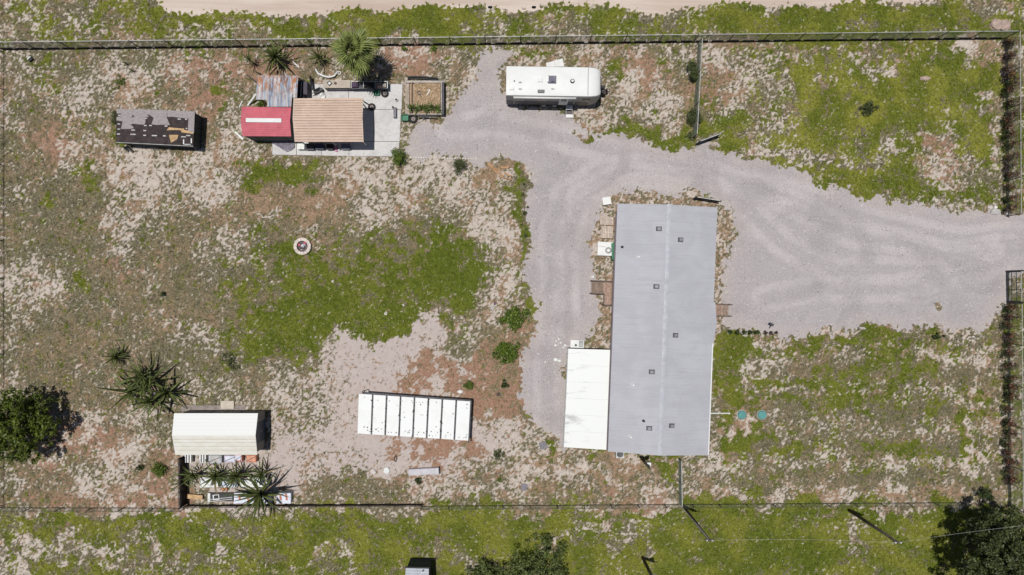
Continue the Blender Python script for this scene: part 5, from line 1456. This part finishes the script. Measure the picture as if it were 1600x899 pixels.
for dx in (-.18, .18):
    o = MB().cyl((0, 0, 0), .1, .06, 12).build('wheel', RUBBER, t); o.location = (dx, -.26, .1); o.rotation_euler.x = pi / 2
c = W(661, 182, .3); t = thing('bucket', (c.x, c.y, 0), 'white bucket with dark side by the planter trailer tyre', 'bucket'); MB().cyl((c.x, c.y, 0), .12, .28, 12, .14).build('pail', WHITE, t); MB().torus((c.x + .15, c.y - .03, .05), .13, .04, 12, 6).build('handle', DARKMET, t)
# orange broken boards by the drive
for k, (x0, y0, x1, y1, w) in enumerate(((762, 254, 776, 270, .16), (766, 262, 782, 266, .10), (775, 268, 787, 275, .14), (783, 262, 795, 262, .16), (788, 270, 799, 276, .12), (779, 276, 800, 281, .10))):
    a = W(x0, y0, .05); b = W(x1, y1, .05 + .03 * k); mb = MB().bar(a + Vector((0, 0, .01)), b, w, .035)
    lb = ['longest orange broken board near the round shrub', 'thin orange board crossing the longest broken board', 'short orange board beside the orange dust', 'flat orange board on the orange dust near gravel', 'small orange board nearest to the green strip', 'narrow orange board lying below the others on dust'][k]
    solo(mb, 'broken_board', M('orange_wood', (.37, .21, .11), .85, .25, 5, 0, .25, per_obj=.2), (a.x, a.y, 0), lb, 'board')
# scrap on the sand near the leafy bushes
c = W(771.5, 478, .12); t = thing('broken_toy', (c.x, c.y, 0), 'small dark and white broken toy beside leafy bush', 'toy')
MB().box((c.x - .05, c.y - .1, 0), (.5, .16, .1), 1.1, .8).build('body', WHITE, t); MB().box((c.x + .1, c.y + .2, .0), (.25, .2, .14), 1.1, .8).build('head', M('plum_plastic', (.09, .03, .06), .5), t); MB().bar((c.x - .2, c.y - .35, .05), (c.x + .05, c.y + .1, .16), .05).build('arm', DARKMET, t)
c = W(46.5, 92, .2); t = thing('dark_box', (c.x, c.y, 0), 'tiny black box with white edge near the chain link fence', 'box')
MB().box((c.x, c.y, 0), (.3, .36, .2), -.8).build('case', BLACK, t); MB().box((c.x - .07, c.y + .06, .201), (.08, .34, .02), -.8).build('edge_strip', WHITE, t)
c = W(1205, 507, .4); t = thing('garden_light', (c.x, c.y, 0), 'small dark garden lamp on a stake beside low hedge', 'lamp')
MB().tube([(c.x, c.y - .35, 0), (c.x, c.y - .1, .4), (c.x, c.y, .5)], .025, 6).build('stake', DARKMET, t); MB().box((c.x, c.y, .5), (.34, .2, .1), -.5, .8).build('lamp_head', DARKMET, t)

# ------------------------------------------------------------------ scrap store below the white shed
WB = M('white_blue_sheet', (.62, .64, .72), .5, .12, 3, 0, .3, (.35, .33, .36))
def part_box(t, c, size, z, m, nm, rz=0, taper=1.0):
    return MB().box((c.x, c.y, z), size, rz, taper).build(nm, m, t)
for (px, py, lb) in ((293.5, 717, 'striped white louvre panel leaning on shed next to the screen'), (316.5, 717.5, 'striped white louvre panel leaning on shed, farther from the screen')):
    c = W(px, py, .5); t = thing('louvre_panel', (c.x, c.y, 0), lb, 'panel')
    for k in range(3): MB().box((c.x - .2 + .2 * k, c.y, .1), (.11, .62, .4)).build('slat', WHITE, t)
    MB().box((c.x, c.y, 0), (.62, .66, .099)).build('base', BLACK, t)
for (px, py, w, d, h, m, m2, nm, lb) in ((336, 718, 1.0, .6, .5, M('pale_blue_grey', (.42, .45, .48), .6), GREYC, 'appliance', 'pale grey appliance under shed eave with cable'), (359, 717.5, .85, .55, .55, M('lilac_grey', (.45, .42, .50), .6), WB, 'appliance', 'lilac grey appliance under the shed eave'),
                                        (372.5, 716, .55, .55, .5, M('salmon', (.55, .24, .18), .7), WB, 'storage_box', 'salmon storage box under the shed eave'), (392.5, 717, .75, .55, .45, M('rust_orange', (.48, .20, .12), .8), M('rust_orange2', (.6, .3, .2), .8), 'storage_box', 'rust orange box at the end of shed eave')):
    c = W(px, py, h); t = thing(nm, (c.x, c.y, 0), lb, nm.replace('_', ' '))
    MB().box((c.x, c.y, 0), (w, d, h)).build('body', m, t); MB().box((c.x, c.y + .03, h + .001), (w * .8, d * .7, .03)).build('lid', m2, t)
    MB().bar((c.x - w * .45, c.y - d * .3, h + .045), (c.x + w * .45, c.y + d * .3, h + .045), .04).build('strap', DARKMET, t)
for (px, w, m, lb) in ((326, 1.4, WHITE, 'white sheet of scrap under first yucca beside the screen'), (357, 1.35, M('pale_blue_panel', (.52, .56, .64), .5), 'pale blue panel between white sheets under the yuccas'), (397, 2.2, WHITE, 'long white sheet of scrap under the far yuccas')):
    c = W(px, 754, .45); t = thing('scrap_sheet', (c.x, c.y, 0), lb, 'sheet')
    MB().box((c.x, c.y, .40), (w, .78, .03), .02).build('sheet', m, t)
    for dx in (-w * .42, w * .42): MB().box((c.x + dx, c.y, 0), (.08, .7, .399)).build('trestle', WOOD, t)
c = W(350, 762, .3); solo(MB().box((c.x, c.y, .0), (.5, .6, .3), .2, .9).box((c.x, c.y, .301), (.4, .5, .02), .2), 'rust_box', M('rust_orange', (.48, .20, .12), .8), (c.x, c.y, 0), 'rust orange box below the pale blue panel', 'box')
c = W(301.5, 777, .3); t = thing('tan_board', (c.x, c.y, 0), 'tan wood board stack in the corner by dark screen', 'board')
for k in range(3): MB().box((c.x + .05 * k, c.y, .09 * k), (1.25, .34, .088), -.08).build('plank', WOODN if k == 2 else WOOD, t)
c = W(343, 778, .4); t = thing('bed_frame', (c.x, c.y, 0), 'dark frame with white edge and pale rails lying by back fence', 'frame')
MB().box((c.x, c.y, 0), (2.0, .62, .3)).build('base', M('charcoal', (.05, .05, .055), .7), t)
MB().box((c.x - .85, c.y - .02, .301), (.2, .7, .04)).build('edge', WHITE, t); MB().box((c.x - .3, c.y + .02, .301), (.5, .4, .04), .1).build('edge', WHITE, t); MB().box((c.x - .28, c.y + .04, .345), (.34, .26, .03), .1).build('inset', BLACK, t)
for dy in (-.2, -.05): MB().bar((c.x - .9, c.y + dy - .1, .39), (c.x + 1.0, c.y + dy + .1, .39), .05).build('rail', GALV, t)
for (px, w, lb) in ((381, 1.55, 'lilac white appliance with rust marks beside the dark frame'), (412, .9, 'striped white and rust panel under the tall yucca'), (443, 1.1, 'pale blue panel at the end of the scrap row')):
    c = W(px, 779, .5); t = thing('scrap_appliance', (c.x, c.y, 0), lb, 'appliance')
    MB().box((c.x, c.y, 0), (w, .8, .48)).build('body', WB, t)
    for k in range(2):
        MB().box((c.x - w * .22 + w * .42 * k, c.y + .1, .481), (.16, .5, .02), .15).build('rust_strip', M('rust_orange', (.48, .20, .12), .8), t)
    MB().bar((c.x - w * .5, c.y + .43, .46), (c.x + w * .5, c.y + .43, .46), .06).build('edge_trim', DARKMET, t)

# ================================================================== camper trailer
za = 2.85
r0 = W(791, 126, za); r1 = W(941, 128.3, za)
cl_ = (r1 - r0).length; ca = atan2(r1.y - r0.y, r1.x - r0.x)
def CP(u, v, z):
    x, y = rot2(u, v, ca); return Vector((r0.x + x, r0.y + y, z))
cm = thing('camper_trailer', CP(cl_ / 2, 0, 0), 'white travel trailer camper parked on the gravel', 'camper')
hw = 1.12
secs = [(0, hw, za), (cl_ - 1.3, hw, za), (cl_ - .8, hw - .01, za - .01), (cl_ - .45, hw - .06, za - .05), (cl_ - .2, hw - .16, za - .16), (cl_ - .06, hw - .30, za - .38), (cl_, hw - .42, za - .75)]
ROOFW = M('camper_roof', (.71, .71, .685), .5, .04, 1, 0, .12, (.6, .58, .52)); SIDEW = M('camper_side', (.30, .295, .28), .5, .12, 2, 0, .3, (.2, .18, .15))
def loft(mat, nm, sel):
    V = []; F = []
    for (u, w, z) in secs:
        ring = [(-w, .55), (-w, z - .14), (-w + .05, z - .04), (-w + .16, z), (0, z + .03), (w - .16, z), (w - .05, z - .04), (w, z - .14), (w, .55)]
        V += [CP(u, a, b) for a, b in ring]
    n = 9; pr_ = range(2, 6) if sel == 'roof' else [0, 1, 6, 7]
    for i in range(len(secs) - 1):
        for j in pr_: F.append((i * n + j, i * n + j + 1, (i + 1) * n + j + 1, (i + 1) * n + j))
    if sel != 'roof':
        F.append(tuple(range(n - 1, -1, -1))); F.append(tuple((len(secs) - 1) * n + k for k in range(n)))
        for i in range(len(secs) - 1): F.append((i * n + 8, i * n, (i + 1) * n, (i + 1) * n + 8))
    return MB().add(V, [f[::-1] for f in F]).build(nm, mat, cm, smooth=(sel == 'roof'))
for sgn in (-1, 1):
    MB().bar(CP(.05, sgn * (hw + .008), 1.02), CP(cl_ - .85, sgn * (hw + .008), 1.02), .03, .9).build('lower_shade_band', M('navy_shade_band', (.022, .022, .035), .4, .2, 2), cm)  # shade low on the camper sides, put in as a dark navy band
loft(SIDEW, 'body', 'side'); roof = loft(ROOFW, 'roof', 'roof')
def onroof(px, py): p = W(px, py, za + .05); x, y = rot2(p.x - r0.x, p.y - r0.y, -ca); return x, y
def rbox(px, py, w, d, h, m, nm, tp=.85, par=None, z=None):
    u, v = onroof(px, py); p = CP(u, v, z or za + .012)
    return MB().box(p, (w, d, h), ca, tp).build(nm, m, par or cm)
o = rbox(863, 124.5, .62, .62, .16, M('smoky_dome', (.16, .15, .20), .2, .2, 2, 0, .0, spec=.6), 'skylight', .72)
u, v = onroof(860, 124.5); MB().box(CP(u - .2, v, za + .176), (.12, .42, .01), ca).build('glint_strip', WHITE, o)
u, v = onroof(894.5, 127); p = CP(u, v, za + .03)
o = MB().cyl(p, .17, .09, 18, .15).build('round_vent', BLACK, cm); MB().cyl((p.x, p.y, p.z + .091), .095, .03, 14).build('vent_cap', WHITE, o)
rbox(844, 125, .36, .36, .10, ROOFW, 'roof_vent'); rbox(799.5, 138.5, .34, .24, .10, ROOFW, 'roof_vent')
rbox(845.5, 143, .52, .24, .12, M('grey_hatch', (.17, .17, .17), .6), 'roof_hatch', .9)
u, v = onroof(803.5, 127); MB().cyl(CP(u, v, za + .02), .045, .12, 8).build('vent_pipe', BLACK, cm)
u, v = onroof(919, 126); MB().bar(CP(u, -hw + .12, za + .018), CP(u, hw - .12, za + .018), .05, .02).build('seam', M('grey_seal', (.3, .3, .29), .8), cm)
MB().tube([CP(.55, -hw - .08, za - .15), CP(5.2, -hw - .08, za - .15)], .075, 10).build('awning_roll', WHITE, cm, smooth=True)
for u in (.6, 5.15): MB().bar(CP(u, -hw - .04, za - .15), CP(u, -hw - .04, 1.0), .05).build('awning_arm', GALV, cm)
def cwin(u, w, z0, z1, s=-1, nm='window'):
    y = s * (hw + .012); o = MB().bar(CP(u - w / 2, y, (z0 + z1) / 2), CP(u + w / 2, y, (z0 + z1) / 2), .024, z1 - z0).build(nm, GLASSD if nm == 'window' else WHITE, cm); return o
for s in (-1, 1):
    for u in (1.0, 2.7): cwin(u, .8, 1.55, 2.25, s)
cwin(4.95, .95, 1.6, 2.2, 1); cwin(6.0, .6, 1.5, 2.2, -1)
d = cwin(4.35, .68, .62, 2.45, -1, 'door'); y = -hw - .035
MB().bar(CP(4.15, y, 1.9), CP(4.55, y, 1.9), .02, .5).build('door_pane', GLASSD, d)
mb = MB(); f = [CP(cl_ - .045, -.5, za - .36), CP(cl_ - .045, .5, za - .36), CP(cl_ + .012, .5, za - .72), CP(cl_ + .012, -.5, za - .72)]
mb.add([p + Vector((.015, 0, .01)) for p in f], [(0, 3, 2, 1)]); fw = mb.build('front_window', M('front_glass', (.22, .26, .33), .2, .15), cm)
for k in range(7):
    yy = -.42 + .14 * k; MB().bar(CP(cl_ - .10, yy, za - .27), CP(cl_ - .03, yy, za - .36), .06, .02).build('louvre', DARKMET, fw)
for s in (-1, 1):
    for u in (2.9, 3.75):
        o = MB().cyl((0, 0, 0), .33, .2, 18).build('wheel', RUBBER, cm)
        o.location = CP(u, s * (hw - .14), .33) - wloc(cm) ; o.rotation_euler = (pi / 2, 0, ca)
        o2 = MB().cyl((0, 0, -.005), .18, .21, 14).build('rim', GALV, None); o2.parent = o
MB().bar(CP(cl_ - .3, -.4, .5), CP(cl_ + .75, 0, .5), .09, .1).build('hitch', M('maroon_steel', (.12, .04, .06), .6), cm); MB().bar(CP(cl_ - .3, .4, .502), CP(cl_ + .75, 0, .502), .09, .1).build('hitch', M('maroon_steel', (.12, .04, .06), .6), cm)
for s in (-1, 1):
    o = MB().cyl(CP(cl_ + .32, s * .17, .56), .15, .5, 14, .14).build('gas_bottle', BLACK, cm); MB().cyl(CP(cl_ + .32, s * .17, 1.061), .06, .1, 10).build('valve', DARKMET, o)
MB().box(CP(cl_ + .6, 0, .56), (.12, .12, .5), ca).build('jack', BLACK, cm)
for u in (.3, cl_ - .7):
    for s in (-.8, .8): MB().box(CP(u, s, 0), (.1, .1, .56), ca).build('stabiliser', DARKMET, cm)
# entry steps, ladder and loose things round the camper
c = W(889.5, 170, .4); st = thing('entry_steps', (c.x, c.y, 0), 'white entry steps with a dark mat at the camper door', 'steps')
for (y0, y1, z, m, nm) in ((157.5, 161.5, .60, M('grey_tread', (.25, .25, .26), .7), 'tread'), (162, 166.5, .50, WHITE, 'tread'), (167.5, 171.5, .36, WHITE, 'tread'), (179, 184, .12, WHITE, 'tread')):
    a = W(884.5, y0, z); b = W(894.5 if z > .2 else 896, y1, z); MB().box(((a.x + b.x) / 2, (a.y + b.y) / 2, z - .05), (b.x - a.x, a.y - b.y, .05)).build(nm, m, st)
a = W(882, 172.5, .05); b = W(896, 178.5, .05); MB().box(((a.x + b.x) / 2, (a.y + b.y) / 2, .012), (b.x - a.x, a.y - b.y, .03)).build('mat', M('dark_mat', (.11, .10, .10), .9), st)
for px in (884.5, 894.5): MB().bar(W(px, 159, .52), W(px, 183, .03), .04, .06).build('stringer', GALV, st)
c = W(852, 160.5, .1); ld = thing('ladder', (c.x, c.y, 0), 'small pale ladder lying in the shade beneath the camper', 'ladder')
a = W(834, 158, .08); b = W(869, 159, .08)
MB().bar(a, b, .04).build('rail', GALV, ld); MB().bar(a + Vector((0, -.26, 0)), b + Vector((-.1, -.2, 0)), .04).build('rail', GALV, ld)
for k in range(8): p = a.lerp(b, (k + .3) / 8); MB().bar(p + Vector((0, 0, .025)), p + Vector((0, -.25, .025)), .035).build('rung', WHITE, ld)
pl = [W(853, 99, .5), W(879, 91.5, .55), W(881.5, 104, .55), W(854, 105, .5)]
bd = thing('folded_table', (pl[3].x, pl[3].y, 0), 'white folding table sticking out behind the camper', 'table')
for k in range(2):
    q0, q1 = pl[0].lerp(pl[1], k / 2 + .005), pl[0].lerp(pl[1], (k + 1) / 2 - .005); q3, q2 = pl[3].lerp(pl[2], k / 2 + .005), pl[3].lerp(pl[2], (k + 1) / 2 - .005)
    MB().prism([(p.x, p.y) for p in (q0, q1, q2, q3)], .5, .54).build('board', WHITE, bd)
for p in (pl[0].lerp(pl[2], .15), pl[1].lerp(pl[3], .15)): MB().box((p.x, p.y, 0), (.08, .08, .499)).build('leg', GALV, bd)

# small shed roof at the lower edge
sh, P = gshed('shed', 'small grey metal roofed shed beyond the back fence', 'shed', (634, 888), (670, 889), (671, 935), (633, 934), 2.1, 2.35, M('blue_grey_roof', (.36, .38, .42), .5, .1, 2), SLATE, 10, .015, .05)
MB().bar(P(0, 0, 2.06) + Vector((-.06, .06, 0)), P(1, 0, 2.06) + Vector((.06, .06, 0)), .09, .06).build('eave_trim', BLACK, sh)
MB().cyl(P(.75, .04, 2.1), .05, .5, 8).build('flue', WHITE, sh)

# ================================================================== utility poles and wires
def pole(px, py, h, label, arm=True, box=False):
    c = W(px, py); t = thing('utility_pole', (c.x, c.y, 0), label, 'utility pole')
    MB().tube([(c.x, c.y, -.1), (c.x, c.y, h * .5), (c.x, c.y, h)], [.125, .11, .085], 10).build('shaft', M('pole_wood', (.075, .062, .05), .9, .3, 3, 0, .3), t, smooth=True)
    if arm:
        br = MB().bar((c.x - .3, c.y, h - .15), (c.x + .3, c.y, h - .15), .06).build('bracket', DARKMET, t)
        for s in (-.18, .18): MB().cyl((c.x + s, c.y, h - .12), .05, .16, 8).build('insulator', M('insulator', (.5, .5, .5), .3), br)
    if box:
        MB().box((c.x + .18, c.y + .05, h * .55), (.28, .24, .5)).build('meter_box', WHITE, t)
    return Vector((c.x, c.y, h))
pA = pole(1067, 791, 7.2, 'wooden utility pole standing at the back fence below short chain link fence')
pB = pole(1326, 797, 6.8, 'wooden utility pole at the back fence nearer the big dark tree')
pC = pole(1004, 871, 6.5, 'wooden utility pole with grey box beyond the back fence', True, True)
pD = pole(1001, 714, 3.5, 'short service pole with meter box behind the house', False, True)
def wire(a, b, sag, label, r=.006):
    pts = [a.lerp(b, i / 16) + Vector((0, 0, -sag * 4 * (i / 16) * (1 - i / 16))) for i in range(17)]
    solo(MB().tube(pts, r, 4), 'overhead_wire', M('wire_grey', (.45, .44, .42), .5, .1), (a.x, a.y, 0), label, 'wire')
wire(pA, pB, .35, 'overhead wire strung between the two back fence poles')
e = W(1700, 812, 7.2); wire(pB, e, .3, 'overhead wire from pole toward the big dark tree')
wire(pA, pD, .25, 'thin service wire from back fence pole to the meter pole', .01)

# ================================================================== plants in place
# palm
hP = 4.3; cP = W(552, 80, hP); bP = Vector((cP.x + .05, cP.y - .05, 0))
palm = thing('fan_palm', bP, 'large fan palm with round green crown beside workbench', 'palm')
MB().tube([bP + Vector((0, 0, -.05)), bP.lerp(cP, .5), cP + Vector((0, 0, -.1))], [.24, .19, .17], 10).build('trunk', BARK, palm, smooth=True)
def fan_mesh(nm, m, droop):
    V = []; F = []
    V += [(0, -.02, 0), (0, .02, 0), (.46, .014, .02), (.46, -.014, .02)]; F.append((0, 3, 2, 1))
    n = 11
    for k in range(n):
        a = radians(-70 + 140 * k / (n - 1)); L = .60 * (1 - .3 * abs(k / (n - 1) - .5) * 2); b = len(V)
        dx, dy = cos(a), sin(a); w = .036
        V += [(.44, 0, .02), (.44 + dx * L * .5 - dy * w, dy * L * .5 + dx * w, .06 - droop * .05), (.44 + dx * L * .5 + dy * w, dy * L * .5 - dx * w, .02 - droop * .05), (.44 + dx * L, dy * L, -.06 - droop * .24)]
        F += [(b, b + 2, b + 1), (b + 1, b + 2, b + 3)]
    me = bpy.data.meshes.new(nm); me.from_pydata(V, [], F); me.materials.append(m); return me
FG = leaf_mat('palm_leaf', (.038, .062, .010), (.25, .285, .080)); FD = leaf_mat('palm_dead', (.16, .12, .08), (.38, .31, .23))
fans = [fan_mesh('fan_up', FG, .3), fan_mesh('fan_out', FG, .9), fan_mesh('fan_dead', FD, 1.2)]
for i in range(44):
    f = i / 44; dead = f > .86
    o = bpy.data.objects.new('dead_frond' if dead else 'frond', fans[2 if dead else (0 if f < .35 else 1)]); C.objects.link(o); o.parent = palm
    o.location = (cP.x - bP.x, cP.y - bP.y, hP - .25 * f)
    el = radians(78 - 88 * f) if not dead else radians(-40)
    az = i * 2.39996 + random.uniform(-.2, .2) if not dead else random.uniform(-2.4, -.7)
    o.rotation_euler = (random.uniform(-.5, .5), -el + random.uniform(-.15, .15), az); s_ = random.uniform(1.5, 2.0); o.scale = (s_, s_ * .85, s_)

spiky(430, 88, 34, 1.1, 42, 'big dense spiky plant growing behind the rusty lean-to')
spiky(389, 93, 18, .9, 18, 'small spiky plant farther from the lean-to by chain link fence')
spiky(498, 90, 23, .9, 24, 'thin spiky plant between dense one and the fan palm')
spiky(232, 612, 46, .9, 78, 'large sprawling spiky clump beside the white shed', heads=[(-26, 0), (0, -14), (4, 14), (28, 2), (-8, -26)])
spiky(182, 558, 24, .6, 34, 'small round spiky plant above the sprawling spiky clump')
spiky(302, 742, 26, .9, 24, 'yucca over the scrap store next to the shade screen', 'yucca')
spiky(336, 744, 30, 1.0, 30, 'bright centred yucca over the scrap store, second from screen', 'yucca', SM2)
spiky(369, 744, 32, 1.0, 30, 'broad yucca over the pale blue panel in scrap store', 'yucca')
spiky(408, 741, 28, .9, 22, 'sparse yucca over the long white scrap sheet', 'yucca', SM2)
spiky(284, 752, 22, .7, 14, 'thin yucca hanging through the dark shade screen', 'yucca')
spiky(407, 772, 46, 1.7, 26, 'tall yucca with long drooping leaves at back fence', 'yucca')
spiky(196, 99, 11, .3, 10, 'small spiky weed on sand between torn shed and fence', 'weed', SM2)
spiky(206, 110, 10, .25, 10, 'dark spiky weed next to smaller weed above torn shed', 'weed')

bush(622, 247, 16, 1.1, LEAF_B, 'bright leafy shrub at the corner of the carport slab', 1300)
bush(718, 257, 15, 1.2, LEAF_O, 'round dull green shrub at the end of the edging blocks', 1500, size=.08)
bush(802, 495, 24, .6, LEAF_B, 'wide bright bush at gravel edge, beside the broken toy', 2000, ry=22, size=.15)
bush(791, 552, 24, .8, LEAF_B, 'wide bright bush at gravel edge with brown litter around', 2000, ry=20, size=.15)
bush(733, 602, 10, .5, LEAF_B, 'small leafy bush on brown litter by the white panel roof', 350)
bush(788, 602, 9, .4, LEAF_D, 'small dark bush on brown litter near the sunken pot', 350)
bush(778, 710, 11, .5, LEAF_O, 'small olive bush on sand beyond the white panel roof', 350)
bush(653, 752, 8, .4, LEAF_D, 'tiny dark bush just behind the grey trough', 250)
bush(780, 751, 5, .3, LEAF_B, 'tiny green tuft near the grey slab by back fence', 120)
bush(248, 735, 15, .7, LEAF_B, 'bright leafy bush outside the dark shade screen', 1200)
bush(218, 731, 7, .4, LEAF_D, 'tiny dark bush beside the bright leafy bush', 200)
bush(360, 565, 17, .4, LEAF_O, 'low dull bush at the edge of the round lawn', 450)
bush(1357, 168, 18, .7, LEAF_K, 'dark feathery shrub alone in the big green field', 1100, ry=13, size=.10)
bush(1083, 113, 13, 1.1, LEAF_K, 'tall dark shrub on short fence, nearer the road', 2000, ry=26, size=.10)
bush(1084, 184, 16, 1.0, LEAF_K, 'round dark shrub on short fence, nearer the gravel', 2000, ry=19, size=.10)
bush(1078, 212, 9, .5, LEAF_G, 'low pale shrub below short fence beside open navy gate', 350, size=.08)
bush(1464, 526, 13, .4, LEAF_D, 'flat dark bush on the sand strip below the gravel', 450, ry=6)
bush(255, 460, 6, .3, LEAF_D, 'tiny dark bush alone in the dry yard', 160)
bush(631, 76, 6, .3, LEAF_B, 'tiny leafy plant at fence foot near the palm', 150)
bush(679, 77, 6, .3, LEAF_B, 'tiny leafy plant at fence foot near the gravel', 150)
bush(186, 128, 10, .3, LEAF_B, 'low green weed patch above the torn roof shed', 260, name='weed_patch')
bush(178, 185, 9, .5, LEAF_O, 'olive bush pressed against the torn roof shed', 350, ry=18)
bush(408, 160, 9, .5, LEAF_B, 'green bush in the gap under the rusty lean-to', 250)
bush(1538, 772, 20, 1.2, LEAF_D, 'dark bush with reddish twigs beside the big dark tree', 800, ry=13, size=.12)
bush(820, 333, 7, .2, LEAF_O, 'long low olive grass strip along the gravel edge', 900, name='grass_strip', ry=72, size=.08)
for k in range(5):
    bush(1142 + 10 * k, 519.5, 6, .5, LEAF_D, 'low dark green hedge plant at gravel edge below the steps', 260, 'hedge_plant', ry=5, size=.08, group='low hedge at the gravel edge')
for k in range(3):
    bush(1197 + 8 * k, 520, 5, .4, LEAF_P, 'low purple brown hedge plant past the garden lamp', 180, 'hedge_plant', ry=4, size=.07, group='purple brown end of the low hedge')
def fence_shrub(y, lab, grp):
    m = random.choice((LEAF_D, LEAF_D, LEAF_P)); x = 1568 + random.uniform(-2.5, 2.5)
    c = W(x, y); h = random.uniform(.9, 1.35)
    t = thing('fence_shrub', (c.x, c.y, 0), lab, 'shrub', grp)
    cl = clumpset(c, .26, .36, h * .75, 8, .19, .15)
    foliage_mesh('foliage', t, cl, random.randint(150, 330), .10, m, .35, .8)
    foliage_mesh('rusty_foliage', t, [(q[0] + random.uniform(0, .35), q[1], q[2] * .7 + h * .45, .26) for q in cl[:4]], random.randint(40, 170), .14, LEAF_R, .35, .9)
    mb = MB()
    for k in range(8):
        a = random.uniform(0, 2 * pi); mb.tube([(c.x, c.y, -.02), (c.x + .2 * cos(a), c.y + .2 * sin(a), h * .7), (c.x + .45 * cos(a), c.y + .45 * sin(a), h * 1.2)], [.025, .018, .007], 4)
    mb.build('stem', BARK, t)
y = 72
while y < 332:
    fence_shrub(y, 'dark shrub in the row inside side fence of the big green field', 'shrub row beside the green field'); y += random.uniform(11, 21)
y = 482
while y < 760:
    fence_shrub(y, 'dark shrub in the row inside side fence between gate and big tree', 'shrub row between gate and big tree'); y += random.uniform(11, 21)

LEAF_S = leaf_mat('leaf_sage_green', (.022, .038, .010), (.18, .22, .065))
LEAF_T = leaf_mat('leaf_tree_olive', (.018, .036, .004), (.140, .178, .020))
tree(16, 668, 60, 4.4, LEAF_T, 'olive green leafy tree at the far yard fence', 11000, k=44, size=.18, zlo=.35, squash=1.05, rr=.24)
tree(1592, 897, 84, 7.4, LEAF_K, 'large dark leafy tree overhanging the corner beyond the back fence', 19000, k=34, size=.19, rr=.26)
tree(762, 920, 40, 2.3, LEAF_S, 'smaller grey green tree beyond back fence beside the small shed', 5200, k=16, size=.14, zlo=.25)
tree(836, 914, 56, 2.7, LEAF_S, 'wider grey green tree beyond back fence past the small tree', 9000, k=26, size=.14, zlo=.25)
